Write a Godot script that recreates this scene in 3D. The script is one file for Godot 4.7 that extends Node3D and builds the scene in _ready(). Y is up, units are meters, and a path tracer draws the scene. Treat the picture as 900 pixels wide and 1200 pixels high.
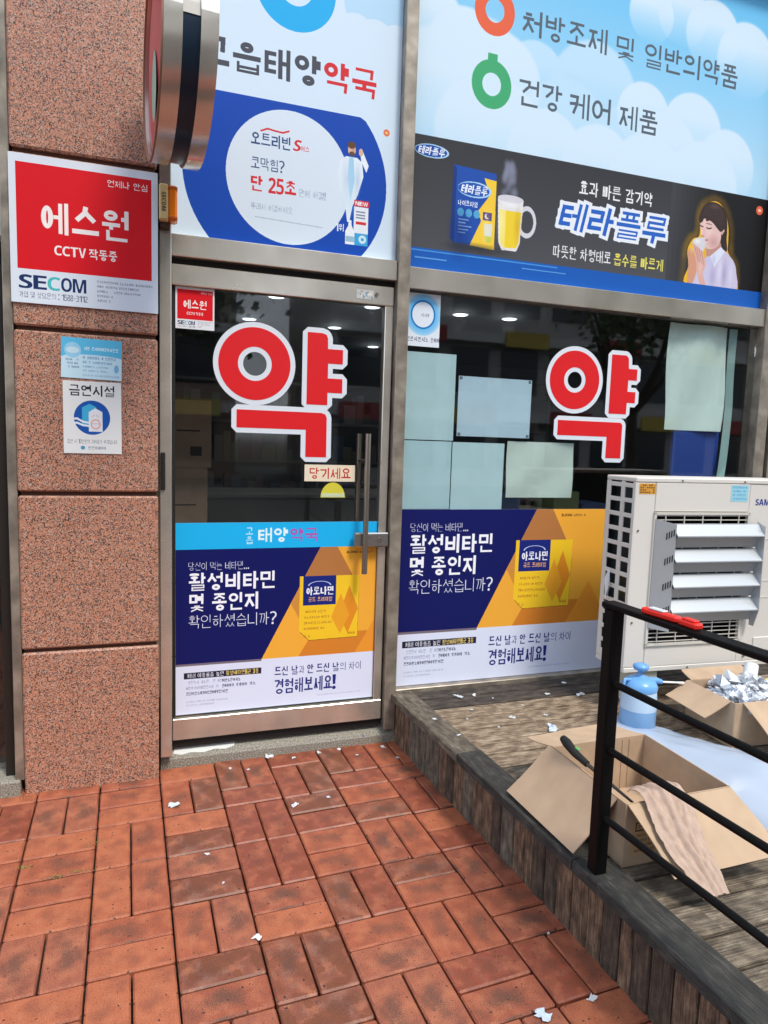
extends Node3D
# A pharmacy shopfront with a granite pillar, brick pavement and a weathered wooden deck.

const EYE := Vector3(0.0, 1.516, 3.0)      # camera, metres; the granite face is the plane z = 0
const ZD := -0.10                           # the plane of the shop door and windows
const K := 3.10 / 3.0                       # measurements taken on z = 0 are carried to the plane ZD
const DECK := 0.25                          # height of the deck
var rng := RandomNumberGenerator.new()
var taken := {}
var M := {}

func fx(x: float) -> float: return x * K
func fy(y: float) -> float: return EYE.y + (y - EYE.y) * K

# ------------------------------------------------------------------ nodes
func numbered(called: String) -> String:
	var n: int = taken.get(called, 0)
	taken[called] = n + 1
	return called if n == 0 else "%s_%03d" % [called, n]

func thing(called: String, label: String, category: String, at := Vector3.ZERO, turn := 0.0, group := "") -> Node3D:
	var o := Node3D.new()
	o.name = numbered(called)
	add_child(o)
	o.position = at
	o.rotation.y = turn
	meta(o, label, category, group)
	return o

func meta(o: Node, label: String, category: String, group := "") -> void:
	o.set_meta("label", label)
	o.set_meta("category", category)
	if group != "": o.set_meta("group", group)

func part(called: String, st: SurfaceTool, m: Material, parent: Node, at := Vector3.ZERO) -> MeshInstance3D:
	return inst(called, finish(st), m, parent, at)

func inst(called: String, mesh: Mesh, m: Material, parent: Node, at := Vector3.ZERO) -> MeshInstance3D:
	var o := MeshInstance3D.new()
	o.mesh = mesh
	o.material_override = m
	o.name = numbered(called) if parent == self else called
	parent.add_child(o, true)
	o.position = at
	return o

func single(called: String, st: SurfaceTool, m: Material, label: String, category: String, at := Vector3.ZERO, group := "") -> MeshInstance3D:
	var o := part(called, st, m, self, at)
	meta(o, label, category, group)
	return o

func structure(o: Node) -> Node:
	o.set_meta("kind", "structure")
	return o

# ------------------------------------------------------------------ mesh building
func nb(smooth := false) -> SurfaceTool:
	var st := SurfaceTool.new()
	st.begin(Mesh.PRIMITIVE_TRIANGLES)
	st.set_smooth_group(0 if smooth else -1)
	return st

func finish(st: SurfaceTool) -> ArrayMesh:
	st.generate_normals()
	return st.commit()

func v(st: SurfaceTool, p: Vector3, uv := Vector2.ZERO) -> void:
	st.set_uv(uv)
	st.add_vertex(p)

func tri(st: SurfaceTool, a: Vector3, b: Vector3, c: Vector3, ua := Vector2.ZERO, ub := Vector2.ZERO, uc := Vector2.ZERO) -> void:
	v(st, a, ua); v(st, b, ub); v(st, c, uc)

func quad(st: SurfaceTool, a: Vector3, b: Vector3, c: Vector3, d: Vector3, ua := Vector2(0, 0), ub := Vector2(1, 0), uc := Vector2(1, 1), ud := Vector2(0, 1)) -> void:
	tri(st, a, b, c, ua, ub, uc)
	tri(st, a, c, d, ua, uc, ud)

func out_tri(st: SurfaceTool, a: Vector3, b: Vector3, c: Vector3, mid: Vector3, ax: int, sc: float, off: Vector2) -> void:
	var n := (b - a).cross(c - a)
	var q := [a, b, c]
	if n.dot((a + b + c) / 3.0 - mid) > 0: q = [a, c, b]
	var an := n.abs()
	var dom := 0 if an.x > an.y and an.x > an.z else (1 if an.y > an.z else 2)
	for p: Vector3 in q:
		var rel := p - mid
		var lo := rel[ax]
		var cr: float
		if dom == ax: cr = rel[(ax + 1) % 3]; lo = rel[(ax + 2) % 3]
		else: cr = rel[3 - ax - dom]
		v(st, p, Vector2(lo, cr) * sc + off)

# chamfered box; u runs along axis ax, in metres times sc
func bbox(st: SurfaceTool, c: Vector3, s: Vector3, b := 0.0, ax := 0, sc := 1.0, off := Vector2.ZERO) -> void:
	var h := s * 0.5
	b = minf(b, minf(h.x, minf(h.y, h.z)) * 0.9)
	if b <= 0.0:
		for d in 3:
			for sg: float in [-1.0, 1.0]:
				var e1 := (d + 1) % 3
				var e2 := (d + 2) % 3
				var ps := []
				for k: Array in [[-1, -1], [1, -1], [1, 1], [-1, 1]]:
					var p := Vector3.ZERO
					p[d] = sg * h[d]; p[e1] = k[0] * h[e1]; p[e2] = k[1] * h[e2]
					ps.append(c + p)
				out_tri(st, ps[0], ps[1], ps[2], c, ax, sc, off)
				out_tri(st, ps[0], ps[2], ps[3], c, ax, sc, off)
		return
	var pt := func(sx: float, sy: float, sz: float, d: int) -> Vector3:
		var p := Vector3(sx * (h.x - b), sy * (h.y - b), sz * (h.z - b))
		p[d] = [sx, sy, sz][d] * h[d]
		return c + p
	for d in 3:
		var e1 := (d + 1) % 3
		var e2 := (d + 2) % 3
		for sg: float in [-1.0, 1.0]:
			var ps := []
			for k: Array in [[-1, -1], [1, -1], [1, 1], [-1, 1]]:
				var s3 := [0.0, 0.0, 0.0]
				s3[d] = sg; s3[e1] = k[0]; s3[e2] = k[1]
				ps.append(pt.call(s3[0], s3[1], s3[2], d))
			out_tri(st, ps[0], ps[1], ps[2], c, ax, sc, off)
			out_tri(st, ps[0], ps[2], ps[3], c, ax, sc, off)
		for s1: float in [-1.0, 1.0]:
			for s2: float in [-1.0, 1.0]:
				var A := []
				for sd: float in [-1.0, 1.0]:
					var s3 := [0.0, 0.0, 0.0]
					s3[d] = sd; s3[e1] = s1; s3[e2] = s2
					A.append(pt.call(s3[0], s3[1], s3[2], e1))
					A.append(pt.call(s3[0], s3[1], s3[2], e2))
				out_tri(st, A[0], A[1], A[3], c, ax, sc, off)
				out_tri(st, A[0], A[3], A[2], c, ax, sc, off)
	for sx: float in [-1.0, 1.0]:
		for sy: float in [-1.0, 1.0]:
			for sz: float in [-1.0, 1.0]:
				out_tri(st, pt.call(sx, sy, sz, 0), pt.call(sx, sy, sz, 1), pt.call(sx, sy, sz, 2), c, ax, sc, off)

func box_lh(lo: Vector3, hi: Vector3, b := 0.0, ax := 0, sc := 1.0) -> SurfaceTool:
	var st := nb()
	bbox(st, (lo + hi) * 0.5, hi - lo, b, ax, sc)
	return st

func cyl(st: SurfaceTool, a: Vector3, b: Vector3, r0: float, r1 := -1.0, seg := 16, caps := true) -> void:
	if r1 < 0: r1 = r0
	var d := (b - a).normalized()
	var s := d.cross(Vector3.UP if absf(d.y) < 0.9 else Vector3.RIGHT).normalized()
	var t := s.cross(d)
	for i in seg:
		var a0 := TAU * i / seg
		var a1 := TAU * (i + 1) / seg
		var e0 := s * cos(a0) + t * sin(a0)
		var e1 := s * cos(a1) + t * sin(a1)
		st.set_smooth_group(1)
		quad(st, a + e0 * r0, a + e1 * r0, b + e1 * r1, b + e0 * r1, Vector2(i, 0) / seg, Vector2(i + 1, 0) / seg, Vector2(float(i + 1) / seg, 1), Vector2(float(i) / seg, 1))
		if caps:
			st.set_smooth_group(-1)
			if r0 > 0: tri(st, a, a + e1 * r0, a + e0 * r0)
			if r1 > 0: tri(st, b, b + e0 * r1, b + e1 * r1)

func tube(st: SurfaceTool, pts: Array, rad: Variant, seg := 10) -> void:
	var rings := []
	var up := Vector3(0.13, 0.9, 0.31).normalized()
	for i in pts.size():
		var d: Vector3 = (pts[mini(i + 1, pts.size() - 1)] - pts[maxi(i - 1, 0)]).normalized()
		var s := d.cross(up).normalized()
		var t := s.cross(d)
		var rr: float = rad[i] if rad is Array else rad
		var ring := []
		for k in seg:
			ring.append(pts[i] + (s * cos(TAU * k / seg) + t * sin(TAU * k / seg)) * rr)
		rings.append(ring)
	st.set_smooth_group(0)
	for i in pts.size() - 1:
		for k in seg:
			var k1 := (k + 1) % seg
			quad(st, rings[i][k], rings[i][k1], rings[i + 1][k1], rings[i + 1][k])
	st.set_smooth_group(-1)
	for k in seg:
		var k1 := (k + 1) % seg
		tri(st, pts[0], rings[0][k1], rings[0][k])
		tri(st, pts[-1], rings[-1][k], rings[-1][k1])

# profile: [radius, height] from the bottom up, round the y axis through c
func lathe(st: SurfaceTool, c: Vector3, prof: Array, seg := 28) -> void:
	for i in prof.size() - 1:
		st.set_smooth_group(i + 1 if prof[i].size() > 2 else 0)
		for k in seg:
			var a0 := TAU * k / seg
			var a1 := TAU * (k + 1) / seg
			var p := func(j: int, a: float) -> Vector3: return c + Vector3(cos(a) * prof[j][0], prof[j][1], sin(a) * prof[j][0])
			quad(st, p.call(i + 1, a0), p.call(i + 1, a1), p.call(i, a1), p.call(i, a0))

# flat shape in the xy plane from z0 to z1
func extrude(st: SurfaceTool, poly: PackedVector2Array, z0: float, z1: float) -> void:
	if Geometry2D.is_polygon_clockwise(poly): poly.reverse()
	var ix := Geometry2D.triangulate_polygon(poly)
	for i in range(0, ix.size(), 3):
		var a := poly[ix[i]]; var b := poly[ix[i + 1]]; var c := poly[ix[i + 2]]
		if (b - a).cross(c - a) > 0:
			var q := b; b = c; c = q
		tri(st, Vector3(a.x, a.y, z1), Vector3(b.x, b.y, z1), Vector3(c.x, c.y, z1), a, b, c)
		tri(st, Vector3(a.x, a.y, z0), Vector3(c.x, c.y, z0), Vector3(b.x, b.y, z0), a, c, b)
	for i in poly.size():
		var a := poly[i]; var b := poly[(i + 1) % poly.size()]
		quad(st, Vector3(a.x, a.y, z1), Vector3(a.x, a.y, z0), Vector3(b.x, b.y, z0), Vector3(b.x, b.y, z1))

func ring_z(st: SurfaceTool, c: Vector2, r0: float, r1: float, z0: float, z1: float, seg := 56) -> void:
	for i in seg:
		var e0 := Vector2.from_angle(-TAU * i / seg)
		var e1 := Vector2.from_angle(-TAU * (i + 1) / seg)
		var p := func(e: Vector2, r: float, z: float) -> Vector3: return Vector3(c.x + e.x * r, c.y + e.y * r, z)
		quad(st, p.call(e0, r0, z1), p.call(e0, r1, z1), p.call(e1, r1, z1), p.call(e1, r0, z1))
		quad(st, p.call(e0, r1, z1), p.call(e0, r1, z0), p.call(e1, r1, z0), p.call(e1, r1, z1))
		if r0 > 0: quad(st, p.call(e0, r0, z0), p.call(e0, r0, z1), p.call(e1, r0, z1), p.call(e1, r0, z0))

# thin sheet with thickness: a grid of points f(u, v) given a thickness along its normal
func sheet(st: SurfaceTool, f: Callable, nu: int, nv: int, thick: float) -> void:
	st.set_smooth_group(0)
	var P := []
	for j in nv + 1:
		var row := []
		for i in nu + 1: row.append(f.call(float(i) / nu, float(j) / nv))
		P.append(row)
	var N := []
	for j in nv + 1:
		var row := []
		for i in nu + 1:
			var du: Vector3 = P[j][mini(i + 1, nu)] - P[j][maxi(i - 1, 0)]
			var dv: Vector3 = P[mini(j + 1, nv)][i] - P[maxi(j - 1, 0)][i]
			row.append(dv.cross(du).normalized() * thick)
		N.append(row)
	for j in nv:
		for i in nu:
			var ua := Vector2(float(i) / nu, float(j) / nv); var ud := Vector2(float(i + 1) / nu, float(j + 1) / nv)
			var ub := Vector2(ud.x, ua.y); var uc := Vector2(ua.x, ud.y)
			quad(st, P[j][i] + N[j][i], P[j][i + 1] + N[j][i + 1], P[j + 1][i + 1] + N[j + 1][i + 1], P[j + 1][i] + N[j + 1][i], ua, ub, ud, uc)
	st.set_smooth_group(2)
	for j in nv:
		for i in nu:
			quad(st, P[j + 1][i], P[j + 1][i + 1], P[j][i + 1], P[j][i])
	st.set_smooth_group(-1)
	for i in nu:
		quad(st, P[0][i], P[0][i + 1], P[0][i + 1] + N[0][i + 1], P[0][i] + N[0][i])
		quad(st, P[nv][i] + N[nv][i], P[nv][i + 1] + N[nv][i + 1], P[nv][i + 1], P[nv][i])
	for j in nv:
		quad(st, P[j][0] + N[j][0], P[j + 1][0] + N[j + 1][0], P[j + 1][0], P[j][0])
		quad(st, P[j][nu], P[j + 1][nu], P[j + 1][nu] + N[j + 1][nu], P[j][nu] + N[j][nu])

# ------------------------------------------------------------------ materials and computed textures
func rgb(r: int, g: int, b: int) -> Color: return Color8(r, g, b)

func mat(called: String, c: Color, rough := 0.7, metal := 0.0) -> StandardMaterial3D:
	var m := StandardMaterial3D.new()
	m.resource_name = called
	m.albedo_color = c
	m.roughness = rough
	m.metallic = metal
	M[called] = m
	return m

func noise(sd: int, freq: float, oct := 4, kind := FastNoiseLite.TYPE_SIMPLEX_SMOOTH) -> FastNoiseLite:
	var n := FastNoiseLite.new()
	n.seed = sd
	n.frequency = freq
	n.noise_type = kind
	n.fractal_type = FastNoiseLite.FRACTAL_FBM if oct > 1 else FastNoiseLite.FRACTAL_NONE
	n.fractal_octaves = oct
	return n

# an image computed pixel by pixel: f(x, y) -> Color
func paint(w: int, h: int, f: Callable) -> ImageTexture:
	var im := Image.create_empty(w, h, false, Image.FORMAT_RGB8)
	for y in h:
		for x in w:
			im.set_pixel(x, y, f.call(x, y))
	return ImageTexture.create_from_image(im)

func grey_tex(sd: int, freq: float, lo: float, hi: float, size := 512, oct := 5) -> ImageTexture:
	var im := noise(sd, freq, oct).get_seamless_image(size, size)
	im.convert(Image.FORMAT_L8)
	var d := im.get_data()
	for i in d.size(): d[i] = int(255.0 * lerpf(lo, hi, d[i] / 255.0))
	return ImageTexture.create_from_image(Image.create_from_data(size, size, false, Image.FORMAT_L8, d))

func granite_tex() -> ImageTexture:
	var n := noise(5, 0.165, 1, FastNoiseLite.TYPE_CELLULAR)
	n.cellular_return_type = FastNoiseLite.RETURN_CELL_VALUE
	n.cellular_jitter = 1.0
	var n2 := noise(9, 0.30, 1, FastNoiseLite.TYPE_CELLULAR)
	n2.cellular_return_type = FastNoiseLite.RETURN_CELL_VALUE
	var blot := noise(11, 0.02, 3)
	var size := 1024
	var a := n.get_image(size, size).get_data()
	var b := n2.get_image(size, size).get_data()
	var ramp := []
	for i in 256:
		var t := i / 255.0
		var c: Color
		if t < 0.115: c = rgb(52, 46, 44)
		elif t < 0.20: c = rgb(106, 92, 87)
		elif t < 0.28: c = rgb(150, 128, 118)
		elif t < 0.50: c = rgb(184, 126, 101)
		elif t < 0.66: c = rgb(194, 134, 107)
		elif t < 0.80: c = rgb(178, 114, 88)
		elif t < 0.93: c = rgb(200, 150, 126)
		else: c = rgb(190, 166, 152)
		ramp.append(c)
	var out := PackedByteArray()
	out.resize(size * size * 3)
	for y in size:
		for x in size:
			var i := y * size + x
			var k := a[i]
			if b[i] < 26: k = b[i] >> 1
			elif b[i] > 228: k = 64 + (b[i] & 15)
			var c: Color = ramp[k]
			var g := 0.94 + 0.12 * (b[i] / 255.0)
			out[i * 3] = mini(255, int(c.r * g * 255)); out[i * 3 + 1] = mini(255, int(c.g * g * 255)); out[i * 3 + 2] = mini(255, int(c.b * g * 255))
	return ImageTexture.create_from_image(Image.create_from_data(size, size, false, Image.FORMAT_RGB8, out))

func brick_tex(k: int) -> ImageTexture:
	var n := noise(100 + k, 0.013, 3)
	var f := noise(200 + k, 0.3, 3)
	var st := noise(300 + k, 0.014, 4)
	var r := RandomNumberGenerator.new()
	r.seed = 77 + k
	var base: Color = [rgb(152, 82, 56), rgb(142, 76, 54), rgb(162, 91, 61), rgb(134, 77, 58), rgb(150, 79, 53), rgb(126, 74, 57), rgb(132, 66, 48), rgb(146, 84, 62)][k]
	var flash: float = [0.45, 0.8, 0.15, 0.85, 0.55, 0.6, 0.3, 0.7][k]
	var wet: float = [0.0, 0.0, 0.0, 0.6, 0.0, 0.8, 0.35, 0.0][k]
	var pits := []
	for i in 14 + r.randi() % 20: pits.append(Vector3(r.randf() * 256, 14 + r.randf() * 100, 0.8 + r.randf() * r.randf() * r.randf() * 4.0))
	var cx := 128 + r.randf_range(-26, 26)
	var cy := 64 + r.randf_range(-10, 10)
	return paint(256, 128, func(x: int, y: int) -> Color:
		var m := n.get_noise_2d(x, y)
		var g := f.get_noise_2d(x, y)
		var c := base.lerp(rgb(170, 106, 76), clampf(m * 0.9, 0, 0.55)).lerp(rgb(122, 66, 50), clampf(-m * 0.8, 0, 0.5))
		# smoky kiln mark with a ragged outline
		var d := Vector2((x - cx) / 96.0, (y - cy) / 40.0).length() + m * 0.55 + g * 0.9
		c = c.lerp(rgb(78, 57, 48), clampf((0.85 - d) * 1.3, 0, 0.8) * flash)
		# bloomed clay along the arrises
		var e := minf(minf(x, 255 - x), minf(y, 127 - y) * 1.1) + g * 9.0 + m * 14.0
		if e < 9.0: c = c.lerp(rgb(184, 122, 90), 0.4 * clampf((9.0 - e) / 9.0, 0, 1))
		var s := st.get_noise_2d(x + 60, y) + g * 0.10
		if s > 0.08: c = c.lerp(rgb(104, 58, 38), wet * clampf((s - 0.08) * 9.0, 0, 0.8))
		elif s < -0.18: c = c.lerp(rgb(152, 128, 114), wet * 0.3 * clampf((-s - 0.18) * 5.0, 0, 1))
		c = c * (1.0 + g * 0.34)
		for p: Vector3 in pits:
			if Vector2(x - p.x, (y - p.y) * 1.1).length() < p.z + g * 1.5: c = rgb(46, 32, 28)
		return c)

# weathered wood, grain along u
func wood_tex(sd: int, dark: Color, mid: Color, light: Color, crack: float, ribs := 0) -> Array:
	var a := noise(sd, 0.012, 4)
	var b := noise(sd + 1, 0.06, 3)
	var big := noise(sd + 2, 0.011, 4)
	var dirt := noise(sd + 3, 0.16, 3)
	var hmap := Image.create_empty(1024, 256, false, Image.FORMAT_L8)
	var t := paint(1024, 256, func(x: int, y: int) -> Color:
		var bl := big.get_noise_2d(x * 0.8, y)
		var s := a.get_noise_2d(x * 0.3 + bl * 4.0, y * 5.0 + bl * 10.0)
		var fine := b.get_noise_2d(x * 0.06, y * 6.0)
		var dt := dirt.get_noise_2d(x, y)
		var k := s * 0.6 + fine * 0.5 + bl * 0.8 + dt * 0.14
		var c := mid.lerp(light, clampf(k * 1.25, 0, 1)).lerp(dark, clampf(-k * 1.3, 0, 1))
		var h := 0.5 + s * 0.25 + fine * 0.3
		if absf(s + 0.05) < 0.009 * crack and bl > -0.15:
			c = c.lerp(rgb(24, 20, 18), 0.75)
			h = 0.1
		if ribs > 0:
			var q := fposmod(y * ribs / 256.0, 1.0)
			h = h * 0.35 + (0.6 if q < 0.62 else 0.1)
		hmap.set_pixel(x, y, Color(h, h, h))
		return c)
	return [t, ImageTexture.create_from_image(hmap)]

func tex_mat(called: String, t: Texture2D, rough: float, scale := 0.0, metal := 0.0) -> StandardMaterial3D:
	var m := mat(called, Color.WHITE, rough, metal)
	m.albedo_texture = t
	if scale > 0.0:
		m.uv1_triplanar = true
		m.uv1_world_triplanar = true
		m.uv1_scale = Vector3.ONE * scale
	return m

func relief(m: StandardMaterial3D, t: Texture2D, cm: float) -> void:
	m.heightmap_enabled = true
	m.heightmap_texture = t
	m.heightmap_scale = cm

# ------------------------------------------------------------------ printing: shapes and lettering on an image, in metres of the surface it lies on
class Print:
	var img: Image
	var x0: float
	var y1: float
	var ppm: float
	var fonts := {}
	func _init(ax0: float, ay0: float, ax1: float, ay1: float, appm: float, bg: Color) -> void:
		x0 = ax0; y1 = ay1; ppm = appm
		img = Image.create_empty(int((ax1 - ax0) * ppm), int((ay1 - ay0) * ppm), false, Image.FORMAT_RGB8)
		img.fill(bg)
	func px(x: float, y: float) -> Vector2: return Vector2((x - x0) * ppm, (y1 - y) * ppm)
	func rect(ax0: float, ay0: float, ax1: float, ay1: float, c: Color) -> void:
		var a := px(ax0, ay1)
		var b := px(ax1, ay0)
		img.fill_rect(Rect2i(roundi(a.x), roundi(a.y), maxi(1, roundi(b.x) - roundi(a.x)), maxi(1, roundi(b.y) - roundi(a.y))), c)
	# even-odd fill of closed loops given in pixels
	func loops(ls: Array, c: Color) -> void:
		var lo := 1e9
		var hi := -1e9
		for l: PackedVector2Array in ls:
			for p in l:
				lo = minf(lo, p.y); hi = maxf(hi, p.y)
		for y in range(maxi(0, floori(lo)), mini(img.get_height() - 1, ceili(hi)) + 1):
			var yc := y + 0.5
			var xs := []
			for l: PackedVector2Array in ls:
				var n := l.size()
				for i in n:
					var a := l[i]
					var b := l[(i + 1) % n]
					if (a.y <= yc) != (b.y <= yc): xs.append(a.x + (yc - a.y) / (b.y - a.y) * (b.x - a.x))
			xs.sort()
			for i in range(0, xs.size() - 1, 2):
				var s := maxi(0, roundi(xs[i]))
				var e := mini(img.get_width(), roundi(xs[i + 1]))
				if e > s: img.fill_rect(Rect2i(s, y, e - s, 1), c)
	func poly(pts: Array, c: Color) -> void:
		var l := PackedVector2Array()
		for p: Vector2 in pts: l.append(px(p.x, p.y))
		loops([l], c)
	func oval(x: float, y: float, rx: float, ry: float, c: Color, inner := 0.0, tilt := 0.0) -> void:
		var l := PackedVector2Array()
		var m := PackedVector2Array()
		for i in 64:
			var e := Vector2(cos(TAU * i / 64) * rx, sin(TAU * i / 64) * ry)
			l.append(px(x + e.x * cos(tilt) - e.y * sin(tilt), y + e.x * sin(tilt) + e.y * cos(tilt)))
			m.append(px(x + e.x * inner, y + e.y * inner))
		loops([l, m] if inner > 0 else [l], c)
	# soft airbrushed oval, blended into what is printed already
	func soft(x: float, y: float, rx: float, ry: float, c: Color, alpha: float, fall := 1.0) -> void:
		var o := px(x, y)
		var r := Vector2(rx, ry) * ppm
		for j in range(maxi(0, int(o.y - r.y)), mini(img.get_height(), int(o.y + r.y) + 1)):
			for i in range(maxi(0, int(o.x - r.x)), mini(img.get_width(), int(o.x + r.x) + 1)):
				var d := Vector2((i - o.x) / r.x, (j - o.y) / r.y).length()
				if d < 1.0: img.set_pixel(i, j, img.get_pixel(i, j).lerp(c, alpha * pow(1.0 - d, fall)))
	# a cloud's lobe: crisp above, fading out below
	func lobe(x: float, y: float, r: float, c: Color) -> void:
		var o := px(x, y)
		var rr := r * ppm
		for j in range(maxi(0, int(o.y - rr)), mini(img.get_height(), int(o.y + rr) + 1)):
			for i in range(maxi(0, int(o.x - rr)), mini(img.get_width(), int(o.x + rr) + 1)):
				var e := Vector2(i - o.x, j - o.y) / rr
				var d := e.length()
				if d < 1.0: img.set_pixel(i, j, img.get_pixel(i, j).lerp(c, clampf((1.0 - d) * 14.0, 0, 1) * clampf(0.75 - e.y * 0.75, 0, 1)))
	func seg(a: Vector2, b: Vector2, w: float, c: Color, cap := 0.5) -> void:
		var d := b - a
		d = d.normalized() if d.length() > 1e-6 else Vector2.RIGHT
		var n := Vector2(-d.y, d.x) * w * 0.5
		a -= d * w * cap; b += d * w * cap
		loops([PackedVector2Array([a + n, b + n, b - n, a - n])], c)
	func line(pts: Array, w: float, c: Color) -> void:
		for i in pts.size() - 1: seg(px(pts[i].x, pts[i].y), px(pts[i + 1].x, pts[i + 1].y), w * ppm, c)
	func bands(ax0: float, ay0: float, ax1: float, ay1: float, f: Callable) -> void:
		var a := px(ax0, ay1)
		var b := px(ax1, ay0)
		for y in range(int(a.y), int(b.y)):
			img.fill_rect(Rect2i(int(a.x), y, int(b.x - a.x), 1), f.call((y - a.y) / (b.y - a.y)))
	# strokes of one letter part inside the pixel box r, with stroke width w
	func strokes(lines: Array, r: Rect2, w: float, c: Color, grow: float, sh: Vector2) -> void:
		var q := r.grow(-w * 0.5)
		for l: Array in lines:
			var prev := Vector2.ZERO
			for i in l.size():
				var p := q.position + Vector2(l[i][0], l[i][1]) * q.size
				p.x += (sh.y - p.y) * sh.x
				if i > 0: seg(prev, p, w + grow, c)
				prev = p
	func ring(r: Rect2, w: float, c: Color, grow: float, sh: Vector2) -> void:
		var o := PackedVector2Array()
		var n := PackedVector2Array()
		var m := r.get_center()
		for i in 40:
			var e := Vector2.from_angle(TAU * i / 40)
			var a := m + e * (r.size * 0.5 + Vector2.ONE * grow * 0.5)
			var b := m + e * (r.size * 0.5 - Vector2.ONE * (w + grow * 0.5)).max(Vector2.ZERO)
			a.x += (sh.y - a.y) * sh.x; b.x += (sh.y - b.y) * sh.x
			o.append(a); n.append(b)
		loops([o, n], c)
	func cons(j: String, r: Rect2, w: float, c: Color, g: float, sh: Vector2, left: bool) -> void:
		var dbl := {"ㄲ": "ㄱ", "ㄸ": "ㄷ", "ㅃ": "ㅂ", "ㅆ": "ㅅ", "ㅉ": "ㅈ"}
		if dbl.has(j):
			var hw := r.size.x * 0.48
			cons(dbl[j], Rect2(r.position, Vector2(hw, r.size.y)), w * 0.8, c, g, sh, left)
			cons(dbl[j], Rect2(r.position + Vector2(r.size.x - hw, 0), Vector2(hw, r.size.y)), w * 0.8, c, g, sh, left)
			return
		if j == "ㅇ":
			var s := r.size
			if s.x > s.y * 1.3: r = Rect2(r.position + Vector2((s.x - s.y * 1.3) / 2, 0), Vector2(s.y * 1.3, s.y))
			ring(r, w, c, g, sh)
			return
		if j == "ㅎ":
			var top := Rect2(r.position, Vector2(r.size.x, r.size.y * 0.42))
			strokes([[[0.25, 0], [0.75, 0]], [[0, 0.95], [1, 0.95]]], top, w * 0.9, c, g, sh)
			ring(Rect2(r.position + Vector2(r.size.x * 0.1, r.size.y * 0.48), Vector2(r.size.x * 0.8, r.size.y * 0.52)), w * 0.9, c, g, sh)
			return
		var S := []
		match j:
			"ㄱ": S = [[[0, 0], [1, 0], [0.95, 0.45], [0.4, 1]]] if left else [[[0, 0], [1, 0], [0.97, 1]]]
			"ㄴ": S = [[[0, 0], [0, 1], [1, 1]]]
			"ㄷ": S = [[[1, 0], [0, 0], [0, 1], [1, 1]]]
			"ㄹ": S = [[[0, 0], [1, 0], [1, 0.5], [0, 0.5], [0, 1], [1, 1]]]; 
			"ㅁ": S = [[[0, 0], [1, 0], [1, 1], [0, 1], [0, 0]]]
			"ㅂ": S = [[[0, 0], [0, 1], [1, 1], [1, 0]], [[0, 0.48], [1, 0.48]]]
			"ㅅ": S = [[[0.5, 0], [0.45, 0.4], [0, 1]], [[0.5, 0.35], [1, 1]]]
			"ㅈ": S = [[[0, 0], [1, 0]], [[0.5, 0], [0.45, 0.45], [0, 1]], [[0.5, 0.42], [1, 1]]]
			"ㅊ": S = [[[0.3, 0], [0.7, 0]], [[0, 0.27], [1, 0.27]], [[0.5, 0.3], [0.42, 0.6], [0, 1]], [[0.5, 0.55], [1, 1]]]
			"ㅋ": S = [[[0, 0], [1, 0], [0.95, 0.45], [0.5, 1]], [[0, 0.48], [0.95, 0.42]]] if left else [[[0, 0], [1, 0], [0.97, 1]], [[0, 0.5], [1, 0.5]]]
			"ㅌ": S = [[[1, 0], [0, 0], [0, 1], [1, 1]], [[0, 0.5], [0.95, 0.5]]]
			"ㅍ": S = [[[0, 0], [1, 0]], [[0, 1], [1, 1]], [[0.28, 0], [0.28, 1]], [[0.72, 0], [0.72, 1]]]
		var many := j in ["ㄹ", "ㅌ", "ㅊ", "ㅂ", "ㅋ"]
		strokes(S, r, minf(w, r.size.y * ((0.26 if j == "ㅂ" else 0.2) if many else 0.32)), c, g, sh)
	func vow(j: String, r: Rect2, w: float, c: Color, g: float, sh: Vector2) -> void:
		var S := []
		match j:
			"ㅏ": S = [[[0.2, 0], [0.2, 1]], [[0.2, 0.46], [1, 0.46]]]
			"ㅑ": S = [[[0.2, 0], [0.2, 1]], [[0.2, 0.32], [1, 0.32]], [[0.2, 0.62], [1, 0.62]]]
			"ㅓ": S = [[[0.9, 0], [0.9, 1]], [[0, 0.46], [0.9, 0.46]]]
			"ㅕ": S = [[[0.9, 0], [0.9, 1]], [[0, 0.32], [0.9, 0.32]], [[0, 0.6], [0.9, 0.6]]]
			"ㅣ": S = [[[0.7, 0], [0.7, 1]]]
			"ㅐ": S = [[[0.1, 0.03], [0.1, 0.97]], [[0.95, 0], [0.95, 1]], [[0.1, 0.46], [0.95, 0.46]]]
			"ㅒ": S = [[[0.1, 0.03], [0.1, 0.97]], [[0.95, 0], [0.95, 1]], [[0.1, 0.34], [0.95, 0.34]], [[0.1, 0.6], [0.95, 0.6]]]
			"ㅔ": S = [[[0.4, 0.03], [0.4, 0.97]], [[1, 0], [1, 1]], [[-0.1, 0.46], [0.4, 0.46]]]
			"ㅖ": S = [[[0.4, 0.03], [0.4, 0.97]], [[1, 0], [1, 1]], [[-0.1, 0.34], [0.4, 0.34]], [[-0.1, 0.6], [0.4, 0.6]]]
			"ㅗ": S = [[[0, 1], [1, 1]], [[0.5, 0], [0.5, 1]]]
			"ㅛ": S = [[[0, 1], [1, 1]], [[0.32, 0], [0.32, 1]], [[0.68, 0], [0.68, 1]]]
			"ㅜ": S = [[[0, 0], [1, 0]], [[0.5, 0], [0.5, 1]]]
			"ㅠ": S = [[[0, 0], [1, 0]], [[0.32, 0], [0.32, 1]], [[0.68, 0], [0.68, 1]]]
			"ㅡ": S = [[[0, 0.6], [1, 0.6]]]
		strokes(S, r, w * (0.82 if j in ["ㅔ", "ㅖ", "ㅐ", "ㅒ"] else 1.0), c, g, sh)
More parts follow.
